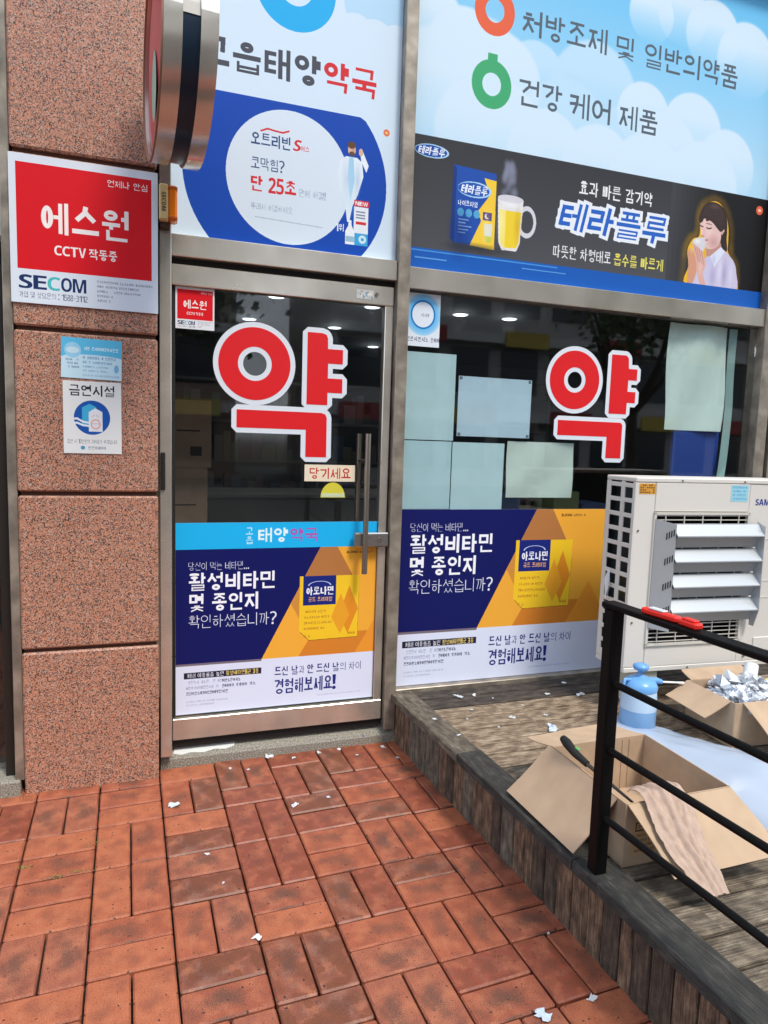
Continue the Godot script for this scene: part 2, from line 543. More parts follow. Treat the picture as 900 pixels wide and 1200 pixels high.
	func syllable(ch: int, cell: Rect2, w: float, c: Color, g: float, sh: Vector2) -> void:
		var s := ch - 0xAC00
		var L := "ㄱㄲㄴㄷㄸㄹㅁㅂㅃㅅㅆㅇㅈㅉㅊㅋㅌㅍㅎ"[s / 588]
		var V: Array = ["ㅏ", "ㅐ", "ㅑ", "ㅒ", "ㅓ", "ㅔ", "ㅕ", "ㅖ", "ㅗ", "ㅗㅏ", "ㅗㅐ", "ㅗㅣ", "ㅛ", "ㅜ", "ㅜㅓ", "ㅜㅔ", "ㅜㅣ", "ㅠ", "ㅡ", "ㅡㅣ", "ㅣ"]
		var vw: String = V[(s % 588) / 28]
		var ti := s % 28
		var T: String = ["", "ㄱ", "ㄲ", "ㄱ", "ㄴ", "ㄴ", "ㄴ", "ㄷ", "ㄹ", "ㄹ", "ㄹ", "ㄹ", "ㄹ", "ㄹ", "ㄹ", "ㄹ", "ㅁ", "ㅂ", "ㅂ", "ㅅ", "ㅆ", "ㅇ", "ㅈ", "ㅊ", "ㅋ", "ㅌ", "ㅍ", "ㅎ"][ti]
		var fin := ti > 0
		var B := func(a: float, b: float, x: float, y: float) -> Rect2: return Rect2(cell.position + Vector2(a, b) * cell.size, Vector2(x - a, y - b) * cell.size)
		var horiz := vw[0] in ["ㅗ", "ㅛ", "ㅜ", "ㅠ", "ㅡ"]
		var wide := vw[-1] in ["ㅐ", "ㅒ", "ㅔ", "ㅖ"]
		if fin: w *= 0.9
		if vw.length() == 1 and not horiz:
			var lx := 0.45 if wide else (0.66 if vw == "ㅣ" else 0.56)
			cons(L, B.call(0.04, 0.06 if fin else 0.14, lx, 0.53 if fin else 0.84), w, c, g, sh, true)
			vow(vw, B.call(0.49 if wide else (0.55 if vw in ["ㅓ", "ㅕ"] else 0.62), 0.01, 0.97, 0.58 if fin else 0.99), w, c, g, sh)
			if vw in ["ㅓ", "ㅕ"]: pass
		elif vw.length() == 1:
			cons(L, B.call(0.16, 0.03, 0.84, 0.36 if fin else 0.5), w, c, g, sh, false)
			if vw in ["ㅗ", "ㅛ"]: vow(vw, B.call(0.03, 0.36 if fin else 0.52, 0.97, 0.59 if fin else 0.9), w, c, g, sh)
			elif vw == "ㅡ": vow(vw, B.call(0.03, 0.34 if fin else 0.58, 0.97, 0.62 if fin else 1.0), w, c, g, sh)
			else: vow(vw, B.call(0.03, 0.42 if fin else 0.58, 0.97, 0.66 if fin else 1.0), w, c, g, sh)
		else:
			cons(L, B.call(0.06, 0.04 if fin else 0.08, 0.6, 0.36 if fin else 0.48), w * 0.95, c, g, sh, false)
			var tall := vw[0] == "ㅗ"
			vow(vw[0], B.call(0.02, (0.36 if tall else 0.42) if fin else (0.5 if tall else 0.58), 0.66, (0.58 if tall else 0.64) if fin else (0.82 if tall else 0.92)), w * 0.95, c, g, sh)
			vow(vw[1], B.call(0.62 if vw[1] in ["ㅐ", "ㅔ"] else 0.7, 0.01, 0.98, 0.6 if fin else 0.99), w, c, g, sh)
		if fin: cons(T, B.call(0.16, 0.66, 0.92, 0.99), w, c, g, sh, false)
	# lettering fitted into a box given in metres; wt is the stroke as a share of the letter height
	func text(t: String, ax0: float, atop: float, ax1: float, abot: float, wt: float, c: Color, slant := 0.0, grow := 0.0) -> void:
		var tot := 0.0
		for ch in t: tot += adv(ch)
		var a := px(ax0, atop)
		var b := px(ax1, abot)
		var u := (b.x - a.x) / tot
		var x := a.x
		var hgt := b.y - a.y
		for ch in t:
			var w := adv(ch) * u
			var cell := Rect2(x + w * 0.03, a.y, w * 0.94, hgt)
			var st := wt * minf(hgt, w * 1.15 if ch.unicode_at(0) >= 0xAC00 else hgt)
			var code := ch.unicode_at(0)
			if code >= 0xAC00 and code <= 0xD7A3: syllable(code, cell, st, c, grow * ppm, Vector2(slant, b.y))
			elif ch != " ": latin(ch, cell, c, wt > 0.09, slant, b.y)
			x += w
	func adv(ch: String) -> float:
		if ch == " ": return 0.38
		if ch in [".", ",", "!", ":", "'"]: return 0.32
		return 1.0 if ch.unicode_at(0) >= 0xAC00 else (0.8 if ch in ["M", "W"] else 0.62)
	# letters of the Latin alphabet and figures come from the font's own outlines
	func latin(ch: String, cell: Rect2, c: Color, bold: bool, slant: float, base: float) -> void:
		if not fonts.has(bold):
			var f := SystemFont.new()
			f.font_names = PackedStringArray(["Droid Sans"])
			f.font_weight = 700 if bold else 400
			fonts[bold] = f
		var tm := TextMesh.new()
		tm.font = fonts[bold]
		tm.text = ch
		tm.font_size = 64
		tm.depth = 0.0
		tm.pixel_size = 0.01
		tm.curve_step = 2.0
		var ar := tm.get_mesh_arrays()
		if ar.is_empty() or ar[Mesh.ARRAY_VERTEX] == null: return
		var P: PackedVector3Array = ar[Mesh.ARRAY_VERTEX]
		if P.is_empty(): return
		var lo := Vector2(1e9, 1e9)
		var hi := -lo
		for p in P:
			lo = lo.min(Vector2(p.x, p.y)); hi = hi.max(Vector2(p.x, p.y))
		var caps := 0.46                                                  # height of a capital at this size
		var full := Rect2(cell)
		var small := (hi.y - lo.y) < caps * 0.5
		var at := func(p: Vector3) -> Vector2:
			var q := Vector2(0.5 if hi.x - lo.x < 1e-6 else (p.x - lo.x) / (hi.x - lo.x), (hi.y - p.y) / maxf(hi.y - lo.y, 1e-6))
			var r := full
			if small:
				var sz := Vector2(minf(full.size.x * 0.6, full.size.y * (hi.x - lo.x) / caps), full.size.y * (hi.y - lo.y) / caps)
				var yy := full.end.y - sz.y if ch in [".", ","] else full.position.y + full.size.y * 0.5 - sz.y * 0.5
				r = Rect2(Vector2(full.get_center().x - sz.x * 0.5, yy), sz)
			elif hi.x - lo.x < caps * 0.3:
				var wx := full.size.y * (hi.x - lo.x) / caps
				r = Rect2(Vector2(full.get_center().x - wx * 0.5, full.position.y), Vector2(wx, full.size.y))
			var o := r.position + q * r.size
			o.x += (base - o.y) * slant
			return o
		var I: Variant = ar[Mesh.ARRAY_INDEX]
		var n: int = I.size() if I != null else P.size()
		for i in range(0, n, 3):
			var a: Vector2 = at.call(P[I[i]] if I != null else P[i])
			var b: Vector2 = at.call(P[I[i + 1]] if I != null else P[i + 1])
			var d: Vector2 = at.call(P[I[i + 2]] if I != null else P[i + 2])
			loops([PackedVector2Array([a, b, d])], c)
	# rows of small print, too small to read in the photograph
	func tiny(ax0: float, atop: float, ax1: float, abot: float, c: Color, r: RandomNumberGenerator) -> void:
		var x := ax0
		var h := atop - abot
		while x < ax1:
			if r.randf() < 0.86:
				var w := h * r.randf_range(0.5, 0.85)
				var g := px(x, atop)
				syllable(0xAC00 + [0, 588 * 11, 588 * 9 + 28 * 20, 588 * 2 + 28 * 8, 588 * 7 + 28 * 18 + 4, 588 * 6 + 28 * 4, 588 * 12 + 28 * 20 + 4][r.randi() % 7], Rect2(g, Vector2(w, h) * ppm), h * ppm * 0.12, c, 0.0, Vector2.ZERO)
				x += w * 1.12
			else: x += h * 0.5
	func tex() -> ImageTexture: return ImageTexture.create_from_image(img)

# a printed sheet or plate as a thin box whose front carries the print
func plate(called: String, p: Print, rough: float, label: String, category: String, lo: Vector3, hi: Vector3, edge: Color, group := "") -> MeshInstance3D:
	var st := nb()
	var c := (lo + hi) * 0.5
	lo -= c; hi -= c
	quad(st, Vector3(lo.x, hi.y, hi.z), Vector3(hi.x, hi.y, hi.z), Vector3(hi.x, lo.y, hi.z), Vector3(lo.x, lo.y, hi.z))
	var front := finish(st)
	var s2 := nb()
	quad(s2, Vector3(lo.x, hi.y, lo.z), Vector3(hi.x, hi.y, lo.z), Vector3(hi.x, hi.y, hi.z), Vector3(lo.x, hi.y, hi.z))
	quad(s2, Vector3(lo.x, lo.y, hi.z), Vector3(hi.x, lo.y, hi.z), Vector3(hi.x, lo.y, lo.z), Vector3(lo.x, lo.y, lo.z))
	quad(s2, Vector3(lo.x, hi.y, lo.z), Vector3(lo.x, hi.y, hi.z), Vector3(lo.x, lo.y, hi.z), Vector3(lo.x, lo.y, lo.z))
	quad(s2, Vector3(hi.x, hi.y, hi.z), Vector3(hi.x, hi.y, lo.z), Vector3(hi.x, lo.y, lo.z), Vector3(hi.x, lo.y, hi.z))
	quad(s2, Vector3(hi.x, hi.y, lo.z), Vector3(lo.x, hi.y, lo.z), Vector3(lo.x, lo.y, lo.z), Vector3(hi.x, lo.y, lo.z))
	var mesh := front
	s2.generate_normals()
	s2.commit(mesh)
	var m := mat(called + "_print", Color.WHITE, rough + 0.1)
	m.metallic_specular = 0.3
	m.albedo_texture = p.tex()
	mesh.surface_set_material(0, m)
	mesh.surface_set_material(1, mat(called + "_edge", edge, 0.6))
	var o := MeshInstance3D.new()
	o.mesh = mesh
	o.name = numbered(called)
	add_child(o)
	o.position = c
	meta(o, label, category, group)
	return o

# ------------------------------------------------------------------ the scene
func _ready() -> void:
	rng.seed = 20240611
	var cam := Camera3D.new()
	cam.name = "camera"
	add_child(cam)
	cam.position = EYE
	cam.rotation_degrees = Vector3(-6.02, -18.88, 1.832)
	cam.fov = rad_to_deg(2.0 * atan(600.0 / 789.0))
	cam.near = 0.05
	cam.far = 200.0
	cam.current = true
	var we := WorldEnvironment.new()
	we.name = "environment"
	var env := Environment.new()
	var sky := Sky.new()
	var sm := ProceduralSkyMaterial.new()
	sm.sky_top_color = Color(0.80, 0.86, 0.94)
	sm.sky_horizon_color = Color(0.84, 0.87, 0.90)
	sm.sky_curve = 0.25
	sm.ground_bottom_color = Color(0.25, 0.23, 0.21)
	sm.ground_horizon_color = Color(0.5, 0.5, 0.5)
	sky.sky_material = sm
	env.background_mode = Environment.BG_SKY
	env.sky = sky
	env.background_energy_multiplier = 1.0
	env.tonemap_mode = Environment.TONE_MAPPER_LINEAR
	env.tonemap_exposure = 2.15
	env.sdfgi_enabled = true
	env.ssao_enabled = true
	env.ssil_enabled = true
	we.environment = env
	add_child(we)
	var sun := DirectionalLight3D.new()
	sun.name = "sun"
	sun.light_energy = 0.5
	sun.light_color = Color(1.0, 0.97, 0.92)
	sun.light_angular_distance = 14.0
	sun.shadow_enabled = true
	sun.rotation_degrees = Vector3(-58, 24, 0)
	add_child(sun)
	materials()
	pavement()
	pillar()
	building()
	door()
	prints_above()
	prints_below()
	decals()
	window_papers()
	pillar_signs()
	blade_sign()
	interior()
	deck()
	railing()
	air_conditioner()
	deck_things()
	litter()
	street()

func materials() -> void:
	tex_mat("granite", granite_tex(), 0.4, 1.55)
	var steel := tex_mat("steel", grey_tex(31, 0.006, 0.78, 0.93, 512, 6), 0.28, 0.9, 0.75)
	steel.albedo_color = Color(1.0, 0.965, 0.91)
	steel.roughness_texture = grey_tex(33, 0.02, 0.7, 1.0, 256)
	var st2 := tex_mat("worn_steel", grey_tex(32, 0.011, 0.46, 0.72, 512, 6), 0.4, 1.3, 0.5)
	st2.albedo_color = Color(1.0, 0.94, 0.86)
	mat("chrome", Color(0.72, 0.71, 0.69), 0.2, 0.95)
	mat("handle_steel", Color(0.62, 0.58, 0.54), 0.28, 0.9)
	var gl := mat("glass", Color(0.04, 0.07, 0.07, 0.07), 0.02)
	gl.transparency = BaseMaterial3D.TRANSPARENCY_ALPHA
	mat("rubber_and_gap_black", Color(0.05, 0.05, 0.05), 0.7)  # black of the rubber parts, also of the strips painted as shaded gaps
	mat("plaster", Color(0.72, 0.71, 0.68), 0.9)
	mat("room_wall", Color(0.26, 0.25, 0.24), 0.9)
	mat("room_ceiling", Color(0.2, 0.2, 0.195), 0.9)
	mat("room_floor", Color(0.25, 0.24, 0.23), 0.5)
	var ct := tex_mat("concrete", grey_tex(41, 0.09, 0.30, 0.86, 512, 6), 0.9, 2.6)
	ct.albedo_color = Color(0.92, 0.89, 0.82)
	for i in 8:
		var b := tex_mat("brick_%d" % i, brick_tex(i), 0.5 if i in [3, 5, 6] else 0.68)
		b.texture_repeat = true
		b.uv1_scale = Vector3(1.0, 2.0, 1.0)
		b.uv1_offset = Vector3(0.0, -0.5, 0.0)
	var joint := tex_mat("joint_sand", grey_tex(42, 0.08, 0.10, 0.34, 512, 5), 0.95, 3.0)
	joint.albedo_color = Color(0.95, 0.85, 0.75)
	var far := tex_mat("far_paving", grey_tex(43, 0.03, 0.45, 0.75, 512, 5), 0.85, 1.0)
	far.albedo_color = Color(0.86, 0.42, 0.28)
	var asphalt := tex_mat("asphalt", grey_tex(44, 0.2, 0.18, 0.34, 512, 3), 0.9, 0.8)
	asphalt.albedo_color = Color.WHITE
	for d: Array in [["fascia", 61, rgb(50, 39, 32), rgb(102, 80, 63), rgb(146, 120, 96), 1.5, 0], ["fascia_dark", 65, rgb(38, 32, 28), rgb(70, 58, 48), rgb(106, 88, 72), 1.6, 0],
			["trim", 71, rgb(54, 49, 43), rgb(94, 86, 75), rgb(136, 124, 108), 1.4, 0], ["trim_dark", 75, rgb(30, 30, 29), rgb(50, 49, 46), rgb(80, 76, 70), 1.2, 0],
			["board", 81, rgb(64, 55, 46), rgb(110, 98, 83), rgb(158, 145, 126), 1.2, 14], ["board_old", 85, rgb(72, 56, 45), rgb(134, 116, 96), rgb(182, 166, 144), 1.6, 0], ["board_dark", 89, rgb(36, 30, 28), rgb(62, 54, 48), rgb(96, 86, 76), 1.0, 0]]:
		var w := wood_tex(d[1], d[2], d[3], d[4], d[5], d[6])
		var m := tex_mat(d[0], w[0], 0.88)
		relief(m, w[1], 0.6 if d[6] > 0 else 0.35)
	mat("rail_paint", Color(0.04, 0.04, 0.043), 0.5)
	M.rail_paint.metallic_specular = 0.25
	mat("rust", Color(0.24, 0.13, 0.10), 0.75)
	var card := tex_mat("card", grey_tex(51, 0.012, 0.9, 1.0, 256, 4), 0.9, 3.0)
	card.albedo_color = rgb(190, 163, 136)

# ------------------------------------------------------------------ pavement
func pavement() -> void:
	var root := Node3D.new()
	root.name = "pavement"
	add_child(root)
	structure(root)
	var bed := nb()
	bbox(bed, Vector3(0.0, -0.09, 1.6), Vector3(24.0, 0.12, 5.6), 0.0)
	part("bedding", bed, M.joint_sand, root)
	var p := 0.242
	var th := deg_to_rad(2.0)
	var ux := Vector3(cos(th), 0, sin(th) * -1.0)
	var vz := Vector3(sin(th), 0, cos(th))
	var org := Vector3(0.045, 0, 0.875)
	# shared meshes: two lengths of brick, eight tones
	var mesh := {}
	for len_ in [1.0, 1.13]:
		for k in 3:
			var st := nb()
			var s := Vector3(p * len_ - 0.006, 0.06, p * 0.5 - 0.006)
			bbox(st, Vector3.ZERO, s, 0.005, 0, 1.0 / (p * 1.15), Vector2(0.5, 0.5))
			# v spans the half-width brick
			mesh["%.2f_%d" % [len_, k]] = finish(st)
	var cols := {
		-7: ["VHVHVHVHVH", -3.5], -6: ["HVHVHVHVHV", -3.5], -5: ["VHVHVHVHVH", -3.5], -4: ["HVHVHVHV", -3.5], -3: ["hVHVVHVHV", -3.5], -2: ["hVHHVHVHV", -3.5], -1: ["hHVVHVHVH", -3.5], 0: ["hVHHVHVHV", -3.5],
		1: ["VhVVHVHVH", -3.5], 2: ["HVHHVHVHV", -4.0], 3: ["VhHVHVHVH", -3.5], 4: ["VhVHVHVHV", -3.5]}
	var count := 0
	for ci: int in cols:
		var seq: String = cols[ci][0]
		var kz: float = cols[ci][1]
		for ch in seq:
			var n := 1 if ch == "h" else 2
			var L := 0.5 if ch == "h" else 1.0
			for i in n:
				var u := 0.0
				var r0 := kz
				var r1 := kz + L
				var along_z: bool = ch == "V"
				if along_z: u = ci + 0.25 + 0.5 * i
				else:
					u = ci + 0.5
					r0 = kz + 0.5 * i; r1 = r0 + 0.5
				var w0 := r0 * (1.13 if r0 < 0 else 1.0)
				var w1 := r1 * (1.13 if r1 < 0 else 1.0)
				var at := org + ux * (u * p) + vz * ((w0 + w1) * 0.5 * p)
				if at.x + absf(0.0) > 1.33 or at.z > 3.0: continue
				if at.x < 0.03 and at.z < -0.09: continue
				var o := MeshInstance3D.new()
				o.mesh = mesh["%.2f_0" % (1.13 if along_z and r0 < 0 else 1.0)]
				var dist := Vector2(at.x - 0.62, (at.z - 0.45) * 0.7).length()
				var k := rng.randi() % 8
				if at.x < 0.15 and rng.randf() < 0.7: k = [0, 2, 4, 2, 7][rng.randi() % 5]
				if dist < 0.45 and rng.randf() < 0.75: k = [3, 5, 6][rng.randi() % 3]
				elif dist > 0.7 and k in [3, 5]: k = [0, 1, 4, 7][rng.randi() % 4]
				if at.x > 0.9 and rng.randf() < 0.6: k = [6, 1, 4][rng.randi() % 3]
				o.material_override = M["brick_%d" % k]
				o.name = "brick"
				root.add_child(o, true)
				at.y = -0.03 + rng.randf_range(-0.0025, 0.0015)
				o.position = at
				var flip := PI if rng.randf() < 0.5 else 0.0
				var zs := 1.0
				if not along_z: zs = (w1 - w0) * p / (0.5 * p)
				o.rotation = Vector3(rng.randf_range(-0.006, 0.006), th + (PI * 0.5 if along_z else 0.0) + flip + rng.randf_range(-0.008, 0.008), rng.randf_range(-0.006, 0.006))
				o.scale = Vector3(1, 1, zs * 0.985 if zs > 1.01 else 1.0)
				count += 1
			kz += L
	print("bricks ", count)
	var rest := nb()
	bbox(rest, Vector3(0.0, -0.065, 3.7), Vector3(24.0, 0.12, 1.35), 0.0)
	part("paving_beyond", rest, M.far_paving, root)
	var kerb := nb()
	bbox(kerb, Vector3(0, -0.1, 4.46), Vector3(24, 0.2, 0.16), 0.01)
	part("kerb", kerb, M.concrete, root)
	var rd := nb()
	bbox(rd, Vector3(0, -0.2, 20), Vector3(120, 0.08, 31), 0.0)
	structure(part("road", rd, M.asphalt, self))
	# concrete under the door and under the neighbouring shop
	var cs := nb()
	var prof := PackedVector2Array([Vector2(-0.42, -0.05), Vector2(-0.082, -0.05), Vector2(-0.082, 0.036), Vector2(-0.09, 0.047), Vector2(-0.152, 0.088), Vector2(-0.42, 0.088)])
	extrude(cs, prof, -0.57, 0.57)
	var thr := single("concrete_threshold", cs, M.concrete, "rough grey concrete threshold under the glass door", "threshold", Vector3(0.59, 0, 0))
	thr.rotation.y = -PI / 2
	var wp := nb()
	var pl := PackedVector2Array()
	for q: Array in [[0.075, 0.012], [0.085, 0.055], [0.12, 0.064], [0.18, 0.060], [0.27, 0.066], [0.345, 0.062], [0.36, 0.048], [0.35, 0.02], [0.31, 0.008], [0.26, 0.014], [0.21, 0.003], [0.15, 0.010], [0.11, 0.002]]: pl.append(Vector2(q[0], q[1]))
	extrude(wp, pl, 0.0, 0.0015)
	mat("white_paint", Color(0.80, 0.81, 0.80), 0.8)
	var w := single("paint_spill", wp, M.white_paint, "white paint patch on the concrete threshold below the door", "paint patch", Vector3(0.0, 0.0485, -0.0905))
	w.rotation.x = -atan2(0.062, 0.041)
	var ns := nb()
	bbox(ns, Vector3(-1.35, 0.02, -0.09), Vector3(1.63, 0.09, 0.2), 0.006)
	single("concrete_step", ns, M.concrete, "grey concrete step left of the granite pillar under dark glass", "step")

# ------------------------------------------------------------------ granite pillar
func pillar() -> void:
	var t := thing("granite_pillar", "reddish speckled granite clad pillar with recessed joints", "pillar", Vector3(-0.2535, 0, 0))
	var core := nb()
	bbox(core, Vector3(0, 2.2, -0.24), Vector3(0.515, 4.4, 0.44))
	part("core", core, M.joint_mortar if M.has("joint_mortar") else mat("joint_mortar", rgb(86, 56, 44), 0.9), t)
	var ys := [0.0, 0.603, 0.619, 1.252, 1.270, 1.903, 1.921, 2.565, 2.585, 3.24, 3.258, 4.2]
	for i in 6:
		var lo: float = ys[i * 2] - (0.02 if i == 0 else 0.0)
		var hi: float = ys[i * 2 + 1]
		var st := nb()
		bbox(st, Vector3(0, 0, 0), Vector3(0.531, hi - lo, 0.05), 0.007)
		part("granite_panel", st, M.granite, t, Vector3(0, (lo + hi) * 0.5, -0.025))

# ------------------------------------------------------------------ the building and the steel shopfront
func bar(called: String, parent: Node, x0: float, x1: float, y0: float, y1: float, z0: float, z1: float, m: Material, b := 0.003) -> MeshInstance3D:
	var st := nb()
	var s := Vector3(fx(x1) - fx(x0), fy(y1) - fy(y0), z1 - z0)
	bbox(st, Vector3.ZERO, s, b, 0 if s.x > s.y else 1)
	return part(called, st, m, parent, Vector3((fx(x0) + fx(x1)) * 0.5, (fy(y0) + fy(y1)) * 0.5, (z0 + z1) * 0.5))

func building() -> void:
	var t := thing("pharmacy_building", "pharmacy shopfront with brushed steel frames and glass windows", "shop building")
	# steel frame
	bar("post", t, 0.0185, 0.066, 0.115, 3.95, -0.17, -0.045, M.steel)
	bar("post", t, 1.047, 1.104, 0.12, 3.95, -0.17, -0.062, M.worn_steel)
	bar("post", t, 3.226, 3.30, 0.2, 3.95, -0.17, -0.06, M.worn_steel)
	bar("post", t, 3.33, 3.40, 0.2, 3.95, -0.17, -0.06, M.worn_steel)
	bar("transom", t, 0.0665, 1.0465, 2.243, 2.331, -0.16, -0.078, M.steel)
	bar("transom", t, 1.1045, 3.2255, 2.216, 2.312, -0.16, -0.072, M.steel)
	bar("transom", t, 0.0665, 3.2255, 3.95, 4.05, -0.17, -0.05, M.steel)
	bar("sill", t, 1.1045, 3.2255, 0.262, 0.312, -0.17, -0.07, M.worn_steel)
	bar("wall_base", t, 1.1045, 3.2255, 0.0, 0.2615, -0.2, -0.09, M.concrete)
	bar("top_gap_shade", t, 0.0665, 1.0465, 2.2185, 2.2425, -0.15, -0.115, M.rubber_and_gap_black, 0.0)  # dark strip standing in for the shade in the gap over the door
	bar("jamb_stop", t, 0.0225, 0.0405, 1.283, 1.44, -0.0445, -0.036, M.rubber_and_gap_black)
	bar("window_pane", t, 1.1045, 3.2255, 0.3125, 2.2155, -0.124, -0.114, M.glass, 0.0)
	bar("window_pane", t, 0.0665, 1.0465, 2.3315, 3.9495, -0.124, -0.114, M.glass, 0.0)
	bar("window_pane", t, 1.1045, 3.2255, 2.3125, 3.9495, -0.124, -0.114, M.glass, 0.0)
	bar("window_pane", t, 3.4, 5.2, 0.3, 3.95, -0.124, -0.114, M.glass, 0.0)
	# the walls behind and above
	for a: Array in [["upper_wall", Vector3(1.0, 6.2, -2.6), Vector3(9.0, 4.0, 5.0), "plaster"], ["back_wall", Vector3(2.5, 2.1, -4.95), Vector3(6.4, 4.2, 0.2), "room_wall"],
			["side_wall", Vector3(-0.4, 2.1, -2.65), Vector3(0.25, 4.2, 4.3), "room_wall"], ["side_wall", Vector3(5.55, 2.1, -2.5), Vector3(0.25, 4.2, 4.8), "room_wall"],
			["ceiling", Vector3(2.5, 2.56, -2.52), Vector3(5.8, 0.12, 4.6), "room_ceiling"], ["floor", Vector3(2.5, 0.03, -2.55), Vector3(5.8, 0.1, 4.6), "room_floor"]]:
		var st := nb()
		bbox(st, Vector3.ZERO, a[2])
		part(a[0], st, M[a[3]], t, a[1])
	# the neighbour on the left
	var n := thing("neighbouring_shopfront", "dark glass shopfront with steel edge left of the pillar", "shop building", Vector3(-0.55, 0, 0))
	var st := nb()
	bbox(st, Vector3(0.0125, 2.1, -0.06), Vector3(0.034, 4.08, 0.11), 0.003, 1)
	part("frame", st, M.worn_steel, n)
	st = nb()
	bbox(st, Vector3(-0.0245, 3.2, -0.06), Vector3(0.039, 1.9, 0.09), 0.003, 1)
	part("white_frame", st, mat("white_metal", Color(0.78, 0.79, 0.80), 0.4), n)
	st = nb()
	bbox(st, Vector3(-0.0125, 2.845, 0.008), Vector3(0.028, 0.105, 0.045), 0.008, 1)
	part("catch", st, M.rubber_and_gap_black, n)
	st = nb()
	bbox(st, Vector3(-0.8, 2.1, -0.12), Vector3(1.58, 4.06, 0.012))
	part("window_pane", st, M.glass, n)
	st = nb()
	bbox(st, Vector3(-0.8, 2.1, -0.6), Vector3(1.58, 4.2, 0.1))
	part("dark_backing", st, mat("dark_backing", Color(0.08, 0.08, 0.075), 0.8), n)  # flat dark sheet set behind the pane
	st = nb()
	bbox(st, Vector3(-0.0265, 1.1, -0.075), Vector3(0.042, 2.1, 0.05), 0.003, 1)
	part("inner_frame", st, mat("bronze", Color(0.16, 0.14, 0.12), 0.5, 0.3), n)

# ------------------------------------------------------------------ door
func door() -> void:
	var t := thing("glass_door", "glass pharmacy door in a steel frame with long pull handle", "door")
	bar("pane", t, 0.0695, 0.9995, 0.2655, 2.1295, -0.122, -0.112, M.glass, 0.0)
	bar("top_rail", t, 0.0695, 1.0385, 2.13, 2.214, -0.145, -0.092, M.steel)
	bar("bottom_rail", t, 0.0695, 1.0385, 0.168, 0.265, -0.145, -0.088, M.steel)
	bar("stile", t, 1.0, 1.0385, 0.2652, 2.1298, -0.145, -0.094, M.steel)
	bar("side_gap_shade", t, 0.0695, 0.0815, 0.2652, 2.1298, -0.135, -0.1105, M.rubber_and_gap_black, 0.0)  # stands in for the dark gap beside the pane, shade put in as colour
	bar("bottom_gap_shade", t, 0.0725, 1.035, 0.128, 0.1675, -0.135, -0.105, M.rubber_and_gap_black, 0.0)  # black strip painted in for the shade under the door
	# pull handles, one outside and one inside
	for s: Array in [[0.952, -0.048, "pull_handle"], [0.905, -0.185, "inside_pull_handle"]]:
		var k: float = (3.0 - float(s[1])) / 3.0
		var at := func(y: float) -> Vector3: return Vector3(0.937 * k, EYE.y + (y - EYE.y) * k, s[1])
		if s[2] == "inside_pull_handle": at = func(y: float) -> Vector3: return Vector3(0.949, fy(y), s[1])
		var st := nb()
		cyl(st, at.call(0.887), at.call(1.547), 0.0135, 0.0135, 20)
		var h := part(s[2], st, M.handle_steel, t)
		for y: float in [1.02, 1.42]:
			var p: Vector3 = at.call(y)
			var q := Vector3(p.x, p.y, -0.112 if s[1] > -0.1 else -0.122)
			var s2 := nb()
			cyl(s2, q, p, 0.008, 0.008, 12)
			part("standoff", s2, M.handle_steel, h)
	var st := nb()
	bbox(st, Vector3.ZERO, Vector3(fx(0.168), fy(1.088) - fy(1.02), 0.03), 0.006)
	var lk := part("lock_case", st, M.chrome, t, Vector3(fx(0.959), fy(1.054), -0.0785))
	for dx: float in [-0.035, 0.04]:
		var s2 := nb()
		cyl(s2, Vector3(dx, 0, 0.0152), Vector3(dx, 0, 0.021), 0.013, 0.012, 20)
		part("lock_cylinder", s2, M.handle_steel, lk)
	var hp := nb()
	cyl(hp, Vector3(fx(0.955), fy(2.175), -0.092), Vector3(fx(0.955), fy(2.175), -0.088), 0.009, 0.009, 16)
	part("pivot_screw", hp, M.handle_steel, t)

# ------------------------------------------------------------------ the printed films above
func film(called: String, p: Print, label: String, x0: float, y0: float, x1: float, y1: float, rough := 0.4, zf := -0.1138, group := "", category := "poster", thick := 0.0016) -> MeshInstance3D:
	return plate(called, p, rough, label, category, Vector3(fx(x0), fy(y0), zf), Vector3(fx(x1), fy(y1), zf + thick), Color(0.7, 0.74, 0.78), group)

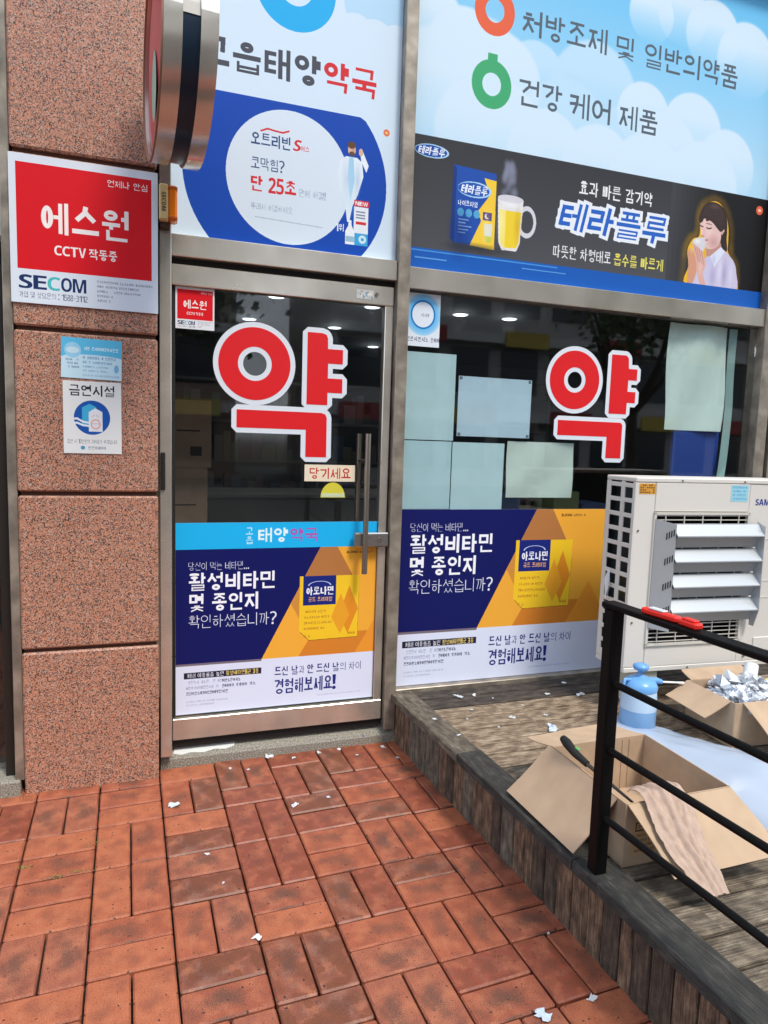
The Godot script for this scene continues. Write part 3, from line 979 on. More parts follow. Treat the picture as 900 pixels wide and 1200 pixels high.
func prints_above() -> void:
	var dark := rgb(72, 76, 88)
	var red := rgb(206, 44, 52)
	# over the door
	var p := Print.new(0.067, 2.332, 1.046, 3.948, 820, rgb(206, 226, 243))
	p.poly([Vector2(0.66, 3.95), Vector2(0.78, 3.36), Vector2(0.80, 3.285), Vector2(1.05, 3.33), Vector2(1.05, 3.95)], rgb(178, 214, 240))
	for c: Array in [[0.83, 3.29, 0.075], [0.92, 3.275, 0.085], [1.02, 3.28, 0.075], [0.95, 3.24, 0.09]]: p.oval(c[0], c[1], c[2], c[2] * 0.8, rgb(206, 226, 243))
	p.oval(0.567, 3.39, 0.171, 0.171, rgb(28, 170, 232), 0.41)
	p.rect(0.53, 3.55, 0.604, 3.66, rgb(28, 170, 232))
	p.text("고읍태양", 0.175, 3.139, 0.685, 3.014, 0.17, dark)
	p.text("약국", 0.685, 3.135, 0.938, 3.012, 0.17, red)
	# blue disc cut flat at the top
	var d := []
	for i in 81:
		var a := -PI * 1.5 + TAU * i / 80.0
		d.append(Vector2(0.55 + cos(a) * 0.441, minf(2.63 + sin(a) * 0.441, 2.928)))
	p.poly(d, rgb(12, 70, 172))
	p.oval(0.552, 2.626, 0.268, 0.275, rgb(210, 226, 240))
	var navy := rgb(44, 74, 120)
	p.text("오트리빈", 0.384, 2.792, 0.557, 2.738, 0.13, navy)
	p.text("S", 0.563, 2.788, 0.596, 2.742, 0.14, red, 0.2)
	p.text("에스", 0.598, 2.768, 0.637, 2.744, 0.1, red)
	p.line([Vector2(0.429, 2.80), Vector2(0.455, 2.812), Vector2(0.49, 2.808), Vector2(0.52, 2.806), Vector2(0.545, 2.816)], 0.007, red)
	p.text("코막힘?", 0.386, 2.692, 0.53, 2.642, 0.09, navy)
	p.text("단 25초", 0.384, 2.617, 0.585, 2.553, 0.17, red)
	p.text("만에 해결!", 0.593, 2.589, 0.714, 2.556, 0.07, rgb(132, 150, 178))
	p.text("뿌려서 해결하세요", 0.388, 2.507, 0.568, 2.478, 0.07, rgb(140, 158, 184))
	p.line([Vector2(0.407, 2.449), Vector2(0.701, 2.440)], 0.004, rgb(170, 188, 210))
	# small figure in a white coat, box and bottle
	p.poly([Vector2(0.775, 2.735), Vector2(0.80, 2.757), Vector2(0.85, 2.757), Vector2(0.875, 2.74), Vector2(0.882, 2.68), Vector2(0.858, 2.60), Vector2(0.835, 2.55), Vector2(0.822, 2.48), Vector2(0.812, 2.48), Vector2(0.80, 2.56), Vector2(0.775, 2.62), Vector2(0.765, 2.68)], rgb(222, 234, 244))
	p.poly([Vector2(0.815, 2.755), Vector2(0.835, 2.755), Vector2(0.842, 2.66), Vector2(0.825, 2.57), Vector2(0.808, 2.66)], rgb(160, 206, 234))
	p.poly([Vector2(0.87, 2.745), Vector2(0.895, 2.70), Vector2(0.905, 2.73), Vector2(0.878, 2.785), Vector2(0.865, 2.78)], rgb(226, 236, 244))
	p.oval(0.826, 2.788, 0.018, 0.027, rgb(214, 176, 152))
	p.oval(0.825, 2.806, 0.019, 0.015, rgb(96, 70, 52))
	p.oval(0.827, 2.770, 0.013, 0.010, rgb(96, 70, 52))
	p.oval(0.868, 2.782, 0.010, 0.016, rgb(214, 176, 152))
	p.rect(0.843, 2.385, 0.910, 2.55, rgb(224, 232, 240))
	p.rect(0.843, 2.385, 0.910, 2.437, rgb(60, 160, 214))
	p.oval(0.885, 2.412, 0.018, 0.018, rgb(200, 226, 240), 0.4)
	p.rect(0.852, 2.475, 0.90, 2.487, red)
	for i in 3: p.rect(0.852, 2.50 + i * 0.013, 0.895, 2.506 + i * 0.013, rgb(120, 132, 160))
	p.rect(0.843, 2.552, 0.912, 2.578, red)
	p.text("NEW", 0.848, 2.574, 0.907, 2.556, 0.14, rgb(240, 240, 240))
	p.poly([Vector2(0.805, 2.385), Vector2(0.848, 2.385), Vector2(0.848, 2.44), Vector2(0.834, 2.465), Vector2(0.832, 2.49), Vector2(0.82, 2.49), Vector2(0.818, 2.465), Vector2(0.805, 2.44)], rgb(228, 236, 242))
	p.rect(0.807, 2.395, 0.846, 2.42, rgb(150, 186, 206))
	p.text("1위", 0.758, 2.469, 0.80, 2.435, 0.14, rgb(226, 234, 244))
	p.soft(0.80, 2.66, 0.025, 0.1, rgb(176, 200, 224), 0.7); p.soft(0.855, 2.66, 0.02, 0.09, rgb(160, 188, 216), 0.6); p.soft(0.82, 2.58, 0.04, 0.09, rgb(190, 220, 240), 0.5); p.soft(0.832, 2.785, 0.01, 0.02, rgb(170, 120, 100), 0.5)
	p.soft(0.78, 2.65, 0.05, 0.12, rgb(214, 230, 244), 0.55)
	p.oval(0.984, 2.884, 0.015, 0.015, rgb(226, 120, 66))
	p.oval(0.984, 2.884, 0.007, 0.006, rgb(236, 190, 150))
	film("printed_window_film", p, "printed window film with blue disc and white circle above the door", 0.067, 2.332, 1.046, 3.948)
	# over the window
	var q := Print.new(1.105, 2.313, 3.225, 3.948, 640, rgb(150, 206, 240))
	q.bands(1.105, 2.9, 3.225, 3.95, func(t: float) -> Color: return rgb(96, 186, 236).lerp(rgb(172, 214, 240), clampf(t * 1.15, 0, 1)))
	var pale := rgb(186, 220, 242)
	var cloud := rgb(206, 228, 244)
	for c: Array in [[2.05, 3.24, 0.26], [1.72, 3.26, 0.17], [1.45, 3.28, 0.2], [1.9, 3.05, 0.25], [2.28, 3.05, 0.2]]: q.lobe(c[0], c[1], c[2], pale)
	for c: Array in [[1.15, 3.38, 0.2], [1.35, 3.30, 0.2], [1.52, 3.20, 0.24], [2.35, 3.20, 0.165], [2.66, 3.17, 0.2], [2.90, 3.03, 0.2], [2.5, 3.05, 0.2], [2.36, 3.68, 0.14], [2.75, 3.66, 0.18], [2.98, 3.58, 0.2], [2.55, 3.72, 0.16], [1.25, 3.1, 0.3], [1.5, 2.95, 0.3], [1.8, 2.92, 0.22], [2.1, 2.9, 0.22], [2.4, 2.88, 0.25], [2.75, 2.9, 0.25]]: q.lobe(c[0], c[1], c[2], cloud)
	q.text("처방조제", 1.632, 3.552, 2.116, 3.434, 0.115, rgb(84, 96, 108))
	q.text("및", 2.156, 3.545, 2.28, 3.436, 0.115, rgb(84, 96, 108))
	q.text("일반의약품", 2.326, 3.547, 2.938, 3.428, 0.115, rgb(84, 96, 108))
	q.text("건강", 1.629, 3.245, 1.880, 3.122, 0.115, rgb(84, 96, 108))
	q.text("케어", 1.909, 3.238, 2.165, 3.116, 0.115, rgb(84, 96, 108))
	q.text("제품", 2.201, 3.232, 2.446, 3.112, 0.115, rgb(84, 96, 108))
	for o: Array in [[3.505, rgb(226, 96, 62)], [3.185, rgb(62, 166, 112)]]:
		q.oval(1.493, o[0], 0.103, 0.108, o[1], 0.47)
		q.rect(1.468, o[0] + 0.09, 1.517, o[0] + 0.135, o[1])
	# the dark banner along the bottom
	q.bands(1.105, 2.41, 3.225, 2.906, func(t: float) -> Color: return rgb(54, 55, 60).lerp(rgb(76, 78, 84), t))
	for k in 12: q.poly([Vector2(2.56 + k * 0.03, 2.906), Vector2(3.225, 2.906), Vector2(3.225, 2.41), Vector2(2.56 + k * 0.03, 2.41)], rgb(62, 63, 68).lerp(rgb(20, 19, 22), k / 11.0))
	q.rect(1.105, 2.30, 3.225, 2.412, rgb(22, 88, 176))
	q.rect(1.105, 2.398, 1.9, 2.404, rgb(70, 140, 210))
	q.rect(1.14, 2.365, 1.30, 2.371, rgb(90, 150, 214))
	q.rect(1.7, 2.375, 1.95, 2.38, rgb(90, 150, 214))
	q.oval(1.207, 2.843, 0.085, 0.03, rgb(168, 206, 236)); q.oval(1.203, 2.843, 0.079, 0.025, rgb(26, 74, 160))
	q.text("테라플루", 1.135, 2.862, 1.27, 2.824, 0.15, rgb(236, 240, 248), 0.2)
	# carton
	q.poly([Vector2(1.318, 2.803), Vector2(1.54, 2.793), Vector2(1.545, 2.444), Vector2(1.325, 2.458)], rgb(30, 78, 168))
	q.poly([Vector2(1.318, 2.803), Vector2(1.335, 2.79), Vector2(1.335, 2.452), Vector2(1.312, 2.475)], rgb(22, 56, 128))
	q.poly([Vector2(1.478, 2.765), Vector2(1.542, 2.76), Vector2(1.545, 2.444), Vector2(1.415, 2.452), Vector2(1.47, 2.57), Vector2(1.45, 2.61), Vector2(1.51, 2.69)], rgb(240, 200, 62))
	q.oval(1.43, 2.705, 0.088, 0.036, rgb(170, 210, 240)); q.oval(1.425, 2.705, 0.082, 0.03, rgb(34, 86, 176))
	q.text("테라플루", 1.355, 2.726, 1.495, 2.684, 0.16, rgb(240, 244, 250), 0.2)
	q.text("나이트타임", 1.345, 2.652, 1.45, 2.626, 0.13, rgb(232, 238, 248))
	for i in 3: q.oval(1.362 + i * 0.042, 2.596, 0.017, 0.019, rgb(84, 164, 206))
	for i in 5: q.rect(1.352, 2.502 + i * 0.015, 1.39 + 0.015 * (i % 3), 2.507 + i * 0.015, rgb(150, 186, 226))
	q.rect(1.478, 2.575, 1.525, 2.612, rgb(60, 50, 120))
	q.oval(1.50, 2.594, 0.012, 0.012, rgb(230, 226, 240)); q.oval(1.506, 2.597, 0.010, 0.010, rgb(60, 50, 120))
	q.poly([Vector2(1.485, 2.56), Vector2(1.53, 2.56), Vector2(1.525, 2.475), Vector2(1.495, 2.475)], rgb(206, 220, 230))
	q.poly([Vector2(1.492, 2.505), Vector2(1.528, 2.505), Vector2(1.525, 2.475), Vector2(1.497, 2.475)], rgb(190, 200, 70))
	# mug with steam
	var sr := RandomNumberGenerator.new()
	sr.seed = 4
	for i in 46:
		var u := sr.randf()
		q.soft(1.61 + sr.randf_range(-0.05, 0.05) * (1.0 - u * 0.6), 2.70 + u * 0.15, 0.022, 0.03, rgb(140, 146, 170), 0.35)
	q.oval(1.715, 2.595, 0.052, 0.075, rgb(206, 208, 216), 0.7)
	q.poly([Vector2(1.553, 2.69), Vector2(1.692, 2.69), Vector2(1.682, 2.49), Vector2(1.665, 2.452), Vector2(1.585, 2.45), Vector2(1.566, 2.485)], rgb(222, 222, 226))
	q.oval(1.6225, 2.69, 0.0695, 0.018, rgb(206, 206, 216))
	q.poly([Vector2(1.562, 2.635), Vector2(1.683, 2.635), Vector2(1.674, 2.49), Vector2(1.66, 2.465), Vector2(1.59, 2.463), Vector2(1.574, 2.49)], rgb(234, 204, 52))
	q.poly([Vector2(1.562, 2.635), Vector2(1.60, 2.635), Vector2(1.60, 2.464), Vector2(1.59, 2.463), Vector2(1.574, 2.49)], rgb(240, 222, 110))
	q.soft(1.575, 2.58, 0.03, 0.12, rgb(250, 244, 200), 0.5); q.soft(1.665, 2.57, 0.025, 0.11, rgb(190, 150, 40), 0.5); q.soft(1.62, 2.665, 0.06, 0.02, rgb(244, 244, 248), 0.6)
	q.soft(1.36, 2.5, 0.07, 0.14, rgb(12, 34, 92), 0.5); q.soft(1.50, 2.55, 0.04, 0.12, rgb(255, 232, 150), 0.4)
	q.soft(1.45, 2.44, 0.2, 0.03, rgb(40, 40, 46), 0.7)
	q.text("효과 빠른 감기약", 1.997, 2.834, 2.445, 2.765, 0.12, rgb(230, 232, 234))
	q.text("테라플루", 1.875, 2.725, 2.54, 2.585, 0.15, rgb(226, 232, 240), 0.22, 0.034)
	q.text("테라플루", 1.875, 2.725, 2.54, 2.585, 0.15, rgb(36, 96, 190), 0.22)
	q.text("따뜻한 차형태로", 1.867, 2.512, 2.214, 2.45, 0.11, rgb(226, 228, 230))
	q.text("흡수를 빠르게", 2.227, 2.512, 2.542, 2.45, 0.12, rgb(226, 216, 96))
	# woman drinking, with a yellow outline
	var pts := func(l: Array) -> Array:
		var o := []
		for k in l.size() / 2: o.append(Vector2(l[k * 2], l[k * 2 + 1]))
		return o
	var smooth := func(l: Array) -> Array:
		var o := []
		var n := l.size()
		for k in n:
			for t in 4: o.append((l[k] as Vector2).cubic_interpolate(l[(k + 1) % n], l[(k + n - 1) % n], l[(k + 2) % n], t / 4.0))
		return o
	var outline: Array = pts.call([2.666, 2.417, 2.671, 2.536, 2.675, 2.597, 2.699, 2.646, 2.744, 2.667, 2.747, 2.734, 2.748, 2.785, 2.773, 2.834, 2.837, 2.868, 2.899, 2.857, 2.946, 2.801, 2.975, 2.727, 2.981, 2.644, 2.983, 2.592, 3.03, 2.545, 3.042, 2.472, 3.041, 2.414])
	for k in outline.size() - 1:
		for t in 5:
			var a: Vector2 = (outline[k] as Vector2).lerp(outline[k + 1], t / 5.0)
			q.soft(a.x, a.y, 0.034, 0.034, rgb(206, 150, 30), 0.16)
	q.poly(smooth.call(pts.call([2.70, 2.40, 2.705, 2.5, 2.69, 2.58, 2.72, 2.64, 2.76, 2.66, 2.76, 2.735, 2.762, 2.78, 2.79, 2.825, 2.84, 2.85, 2.89, 2.84, 2.93, 2.79, 2.955, 2.72, 2.96, 2.64, 2.965, 2.60, 3.01, 2.545, 3.03, 2.47, 3.03, 2.40])), rgb(226, 176, 44))
	q.poly(smooth.call(pts.call([2.754, 2.735, 2.756, 2.776, 2.782, 2.82, 2.826, 2.844, 2.881, 2.839, 2.918, 2.813, 2.94, 2.764, 2.946, 2.713, 2.948, 2.661, 2.955, 2.602, 2.91, 2.6, 2.85, 2.62, 2.8, 2.70])), rgb(50, 38, 38))
	q.poly(smooth.call(pts.call([2.736, 2.414, 2.762, 2.484, 2.822, 2.558, 2.874, 2.585, 2.918, 2.612, 2.969, 2.588, 3.015, 2.548, 3.033, 2.498, 3.036, 2.41, 2.837, 2.40])), rgb(196, 192, 218))
	q.poly(pts.call([2.814, 2.604, 2.884, 2.617, 2.908, 2.646, 2.918, 2.616, 2.88, 2.591, 2.842, 2.56, 2.818, 2.563]), rgb(186, 140, 130))
	q.poly(smooth.call(pts.call([2.762, 2.736, 2.802, 2.756, 2.858, 2.738, 2.9, 2.71, 2.907, 2.656, 2.884, 2.617, 2.838, 2.601, 2.807, 2.608, 2.798, 2.628, 2.803, 2.645, 2.792, 2.656, 2.776, 2.666, 2.769, 2.69])), rgb(220, 186, 182))
	q.poly(pts.call([2.901, 2.713, 2.924, 2.721, 2.929, 2.706, 2.914, 2.683, 2.903, 2.692]), rgb(206, 160, 150))
	q.soft(2.86, 2.64, 0.05, 0.045, rgb(176, 128, 124), 0.55); q.soft(2.825, 2.69, 0.035, 0.035, rgb(238, 208, 204), 0.6); q.soft(2.79, 2.725, 0.03, 0.03, rgb(236, 206, 200), 0.5); q.soft(2.845, 2.672, 0.025, 0.02, rgb(232, 160, 160), 0.4)
	q.poly(smooth.call(pts.call([2.757, 2.73, 2.76, 2.79, 2.80, 2.83, 2.86, 2.838, 2.915, 2.80, 2.93, 2.73, 2.905, 2.70, 2.88, 2.712, 2.851, 2.735, 2.823, 2.748, 2.80, 2.742, 2.79, 2.775, 2.778, 2.74])), rgb(58, 44, 43))
	for k in 9: q.line([Vector2(2.795 + k * 0.014, 2.834 - absf(k - 4) * 0.004), Vector2(2.778 + k * 0.016, 2.765 - k * 0.004)], 0.002, rgb(86, 68, 64))
	q.soft(2.85, 2.825, 0.05, 0.02, rgb(104, 84, 78), 0.6)
	q.line([Vector2(2.806, 2.709), Vector2(2.822, 2.705), Vector2(2.838, 2.711)], 0.006, rgb(62, 40, 44))
	q.line([Vector2(2.764, 2.714), Vector2(2.78, 2.711)], 0.006, rgb(62, 40, 44))
	q.line([Vector2(2.801, 2.731), Vector2(2.838, 2.729)], 0.004, rgb(110, 80, 76))
	q.soft(2.785, 2.664, 0.014, 0.008, rgb(170, 110, 108), 0.8); q.soft(2.776, 2.685, 0.008, 0.02, rgb(240, 214, 210), 0.7)
	q.line([Vector2(2.798, 2.643), Vector2(2.82, 2.647)], 0.006, rgb(176, 84, 92))
	q.soft(2.95, 2.48, 0.025, 0.1, rgb(158, 152, 190), 0.8); q.soft(2.87, 2.46, 0.03, 0.08, rgb(166, 160, 200), 0.8); q.soft(2.915, 2.50, 0.022, 0.09, rgb(216, 214, 236), 0.8); q.soft(2.995, 2.49, 0.022, 0.09, rgb(216, 214, 236), 0.7)
	q.poly(pts.call([2.914, 2.623, 2.941, 2.598, 2.878, 2.512, 2.845, 2.566]), rgb(214, 220, 236)); q.poly(pts.call([2.822, 2.558, 2.841, 2.568, 2.864, 2.511, 2.818, 2.532]), rgb(190, 190, 222))
	q.soft(2.87, 2.55, 0.02, 0.04, rgb(176, 178, 210), 0.6)
	q.poly(smooth.call(pts.call([2.694, 2.569, 2.718, 2.592, 2.751, 2.534, 2.76, 2.474, 2.735, 2.405, 2.706, 2.405, 2.704, 2.498])), rgb(206, 150, 122))
	q.poly(smooth.call(pts.call([2.724, 2.634, 2.778, 2.656, 2.803, 2.646, 2.804, 2.603, 2.777, 2.575, 2.73, 2.60])), rgb(206, 206, 214))
	q.soft(2.75, 2.635, 0.03, 0.02, rgb(242, 240, 236), 0.8); q.soft(2.72, 2.59, 0.025, 0.03, rgb(236, 200, 120), 0.7)
	q.poly(smooth.call(pts.call([2.723, 2.613, 2.745, 2.61, 2.777, 2.593, 2.812, 2.55, 2.817, 2.506, 2.804, 2.468, 2.832, 2.405, 2.795, 2.405, 2.763, 2.474, 2.751, 2.534])), rgb(214, 168, 158))
	for k in 4: q.line([Vector2(2.735 + k * 0.016, 2.605 - k * 0.006), Vector2(2.768 + k * 0.012, 2.53 - k * 0.004)], 0.0025, rgb(158, 106, 98))
	q.soft(2.785, 2.50, 0.02, 0.06, rgb(236, 200, 190), 0.6)
	q.rect(2.64, 2.30, 3.06, 2.412, rgb(22, 88, 176))
	q.oval(3.16, 2.845, 0.024, 0.024, rgb(222, 98, 70)); q.oval(3.16, 2.845, 0.012, 0.008, rgb(240, 190, 160))
	film("printed_banner_film", q, "printed film of sky and clouds over dark cold remedy banner above window", 1.105, 2.313, 3.225, 3.948)

# ------------------------------------------------------------------ the vitamin posters and the small stickers
func vitamin(p: Print, x: float, y: float, s: float, w: float) -> void:
	# x, y: lower left corner; s: height of the poster; w: its width. Drawn as in the photograph, in shares of the height
	var X := func(u: float) -> float: return x + u * s
	var Y := func(t: float) -> float: return y + t * s
	var V := func(u: float, t: float) -> Vector2: return Vector2(x + u * s, y + t * s)
	var navy := rgb(18, 24, 92)
	p.rect(x, y, x + w, y + s, rgb(218, 224, 246))
	p.rect(x, Y.call(0.308), x + w, y + s, navy)
	p.poly([V.call(0.862, 1.0), V.call(2.0, 1.0), V.call(2.0, 0.308), V.call(0.505, 0.308)], rgb(238, 170, 60))
	p.poly([V.call(0.862, 1.0), V.call(0.972, 1.0), V.call(1.09, 0.79), V.call(0.74, 0.76)], rgb(176, 116, 66))
	p.poly([V.call(0.68, 0.65), V.call(0.74, 0.76), V.call(1.0, 0.79), V.call(0.82, 0.40)], rgb(206, 140, 62))
	p.poly([V.call(0.735, 0.308), V.call(0.82, 0.45), V.call(1.25, 0.45), V.call(1.2, 0.308)], rgb(212, 128, 46))
	p.poly([V.call(1.10, 0.308), V.call(1.25, 0.56), V.call(1.4, 0.308)], rgb(232, 150, 52))
	p.bands(x, Y.call(0.296), minf(x + w, X.call(0.505)), Y.call(0.310), func(t: float) -> Color: return rgb(120, 108, 120))
	# carton
	p.poly([V.call(0.735, 0.818), V.call(1.12, 0.816), V.call(1.115, 0.412), V.call(0.80, 0.405), V.call(0.735, 0.47)], rgb(240, 196, 44))
	p.poly([V.call(0.99, 0.56), V.call(1.055, 0.75), V.call(1.115, 0.60), V.call(1.05, 0.44)], rgb(222, 140, 40))
	p.poly([V.call(0.94, 0.55), V.call(1.0, 0.70), V.call(1.06, 0.56), V.call(1.0, 0.44)], rgb(230, 160, 44))
	p.line([V.call(0.745, 0.46), V.call(0.80, 0.407), V.call(1.113, 0.413)], 0.003, rgb(150, 96, 30))
	p.line([V.call(1.115, 0.41), V.call(1.119, 0.70)], 0.002, rgb(190, 130, 36))
	p.rect(X.call(0.758), Y.call(0.632), X.call(0.968), Y.call(0.818), rgb(28, 40, 120))
	p.oval(X.call(0.862), Y.call(0.755), 0.075 * s, 0.03 * s, rgb(190, 200, 236), 0.88)
	p.rect(X.call(0.77), Y.call(0.70), X.call(0.96), Y.call(0.756), rgb(28, 40, 120))
	p.text("아로나민", X.call(0.775), Y.call(0.75), X.call(0.955), Y.call(0.695), 0.17, rgb(236, 238, 246))
	p.text("골드 프리미엄", X.call(0.79), Y.call(0.684), X.call(0.945), Y.call(0.654), 0.13, rgb(232, 170, 110))
	var r := RandomNumberGenerator.new()
	r.seed = 12
	for i in 4: p.tiny(X.call(0.765), Y.call(0.60 - i * 0.036), X.call(0.90 + 0.02 * (i % 3)), Y.call(0.582 - i * 0.036), rgb(176, 112, 40), r)
	p.tiny(X.call(0.765), Y.call(0.445), X.call(0.81), Y.call(0.425), rgb(170, 110, 40), r)
	p.tiny(X.call(1.05), Y.call(0.45), X.call(1.09), Y.call(0.43), rgb(150, 80, 30), r)
	p.text("ILDONG", X.call(1.03), Y.call(0.972), X.call(1.105), Y.call(0.957), 0.12, rgb(60, 40, 30))
	p.tiny(X.call(1.115), Y.call(0.972), X.call(1.19), Y.call(0.957), rgb(60, 30, 20), r)
	# words
	var white := rgb(226, 230, 244)
	p.text("당신이 먹는 비타민...", X.call(0.07), Y.call(0.925), X.call(0.425), Y.call(0.875), 0.06, white)
	p.text("활성비타민", X.call(0.07), Y.call(0.862), X.call(0.59), Y.call(0.752), 0.145, rgb(240, 242, 250))
	p.text("몇 종인지", X.call(0.07), Y.call(0.736), X.call(0.49), Y.call(0.626), 0.145, rgb(240, 242, 250))
	p.text("확인하셨습니까?", X.call(0.07), Y.call(0.606), X.call(0.595), Y.call(0.525), 0.055, white)
	p.rect(X.call(0.047), Y.call(0.218), X.call(0.505), Y.call(0.256), rgb(32, 34, 60))
	p.text("체내 이용률을 높인", X.call(0.065), Y.call(0.252), X.call(0.28), Y.call(0.222), 0.11, rgb(230, 232, 240))
	p.text("활성비타민B군 3종", X.call(0.29), Y.call(0.252), X.call(0.49), Y.call(0.222), 0.12, rgb(240, 214, 120))
	for i in 3:
		p.tiny(X.call(0.06), Y.call(0.205 - i * 0.034), X.call(0.26), Y.call(0.184 - i * 0.034), rgb(150, 156, 190) if i < 2 else rgb(40, 44, 80), r)
		p.tiny(X.call(0.27), Y.call(0.205 - i * 0.034), X.call([0.39, 0.47, 0.3][i]), Y.call(0.183 - i * 0.034), rgb(36, 40, 76), r)
	p.tiny(X.call(0.06), Y.call(0.082), X.call(0.30), Y.call(0.07), rgb(160, 166, 196), r)
	p.tiny(X.call(0.06), Y.call(0.06), X.call(0.22), Y.call(0.049), rgb(160, 166, 196), r)
	p.text("드신 날", X.call(0.585), Y.call(0.253), X.call(0.735), Y.call(0.192), 0.15, rgb(34, 40, 120))
	p.text("과", X.call(0.738), Y.call(0.248), X.call(0.775), Y.call(0.196), 0.08, rgb(34, 40, 120))
	p.text("안 드신 날", X.call(0.79), Y.call(0.253), X.call(1.0), Y.call(0.192), 0.15, rgb(34, 40, 120))
	p.text("의 차이", X.call(1.005), Y.call(0.25), X.call(1.15), Y.call(0.194), 0.075, rgb(34, 40, 120))
	p.text("경험해보세요!", X.call(0.585), Y.call(0.172), X.call(0.98), Y.call(0.075), 0.145, rgb(34, 40, 120))
	p.tiny(X.call(0.86), Y.call(0.052), X.call(1.14), Y.call(0.042), rgb(170, 176, 206), r)

func prints_below() -> void:
	var p := Print.new(0.083, 0.275, 0.998, 1.136, 1100, rgb(30, 176, 236))
	vitamin(p, 0.083, 0.275, 0.744, 0.915)
	p.text("고", 0.380, 1.114, 0.416, 1.079, 0.10, rgb(214, 240, 250))
	p.text("읍", 0.380, 1.075, 0.416, 1.038, 0.10, rgb(214, 240, 250))
	p.text("태양", 0.432, 1.112, 0.575, 1.045, 0.15, rgb(222, 242, 250))
	p.text("약국", 0.577, 1.110, 0.714, 1.046, 0.15, rgb(176, 84, 176))
	film("door_poster", p, "navy and orange vitamin poster with cyan pharmacy name strip on door", 0.083, 0.275, 0.998, 1.136, 0.35, -0.1118)
	var q := Print.new(1.105, 0.314, 2.62, 1.192, 900, rgb(206, 214, 242))
	vitamin(q, 1.105, 0.314, 0.878, 1.515)
	film("window_poster", q, "navy and orange vitamin poster on the window beside the air conditioner", 1.105, 0.314, 2.62, 1.192, 0.35)
	# small red sticker at the top of the door
	var s := Print.new(0.067, 1.958, 0.241, 2.1295, 2200, rgb(222, 226, 232))
	secom(s, 0.067, 1.958, 0.174, 0.1715)
	film("door_sticker", s, "small red and white security sticker in the corner of the door glass", 0.083, 1.958, 0.241, 2.1285, 0.35, -0.1118, "", "sticker")
	# pull sign and half-round yellow sticker
	var d := Print.new(0.642, 1.323, 0.880, 1.399, 1800, rgb(226, 214, 190))
	d.text("당기세요", 0.662, 1.386, 0.862, 1.334, 0.12, rgb(186, 52, 46))
	film("pull_sign", d, "cream strip with red lettering on the door beside the handle", 0.642, 1.323, 0.880, 1.399, 0.5, -0.1118, "", "sign", 0.003)
	var st := nb()
	var half := PackedVector2Array()
	for i in 25: half.append(Vector2(cos(PI * i / 24.0) * 0.06, sin(PI * i / 24.0) * 0.073))
	extrude(st, half, 0.0, 0.0015)
	var y := thing("half_round_sticker", "half round yellow green sticker under the cream strip on door", "sticker", Vector3(fx(0.777), fy(1.248), -0.1118))
	part("yellow_face", st, mat("yellow_film", rgb(206, 198, 60), 0.5), y)
	st = nb()
	bbox(st, Vector3(0, 0.012, 0.0022), Vector3(0.112, 0.018, 0.001))
	part("pale_band", st, mat("pale_band", rgb(196, 208, 170), 0.5), y)
	# white sticker with blue ring in the window corner
	var w := Print.new(1.105, 1.964, 1.279, 2.206, 1500, rgb(216, 226, 236))
	w.soft(1.192, 2.110, 0.092, 0.098, rgb(40, 160, 236), 1.0, 0.4)
	w.oval(1.192, 2.110, 0.062, 0.066, rgb(20, 116, 190), 0.6)
	w.oval(1.192, 2.110, 0.054, 0.058, rgb(218, 228, 240))
	var wr := RandomNumberGenerator.new()
	wr.seed = 6
	w.tiny(1.164, 2.118, 1.222, 2.100, rgb(120, 126, 146), wr)
	w.tiny(1.116, 2.008, 1.268, 1.986, rgb(70, 78, 100), wr)
	film("window_sticker", w, "white sticker with a blue ring in the upper corner of window", 1.105, 1.964, 1.279, 2.206, 0.45, -0.1138, "", "sticker")
	# worn label on the door's top rail
	var l := Print.new(0.86, 2.143, 1.02, 2.195, 1600, rgb(190, 192, 190))
	var r := RandomNumberGenerator.new()
	r.seed = 3
	for i in 26: l.oval(0.87 + r.randf() * 0.14, 2.15 + r.randf() * 0.038, 0.004 + r.randf() * 0.008, 0.004 + r.randf() * 0.006, [rgb(122, 152, 176), rgb(206, 208, 204), rgb(150, 150, 146)][r.randi() % 3])
	film("worn_label", l, "worn torn blue and white label on the door's top rail", 0.86, 2.150, 0.94, 2.190, 0.6, -0.0918, "", "label", 0.0008)

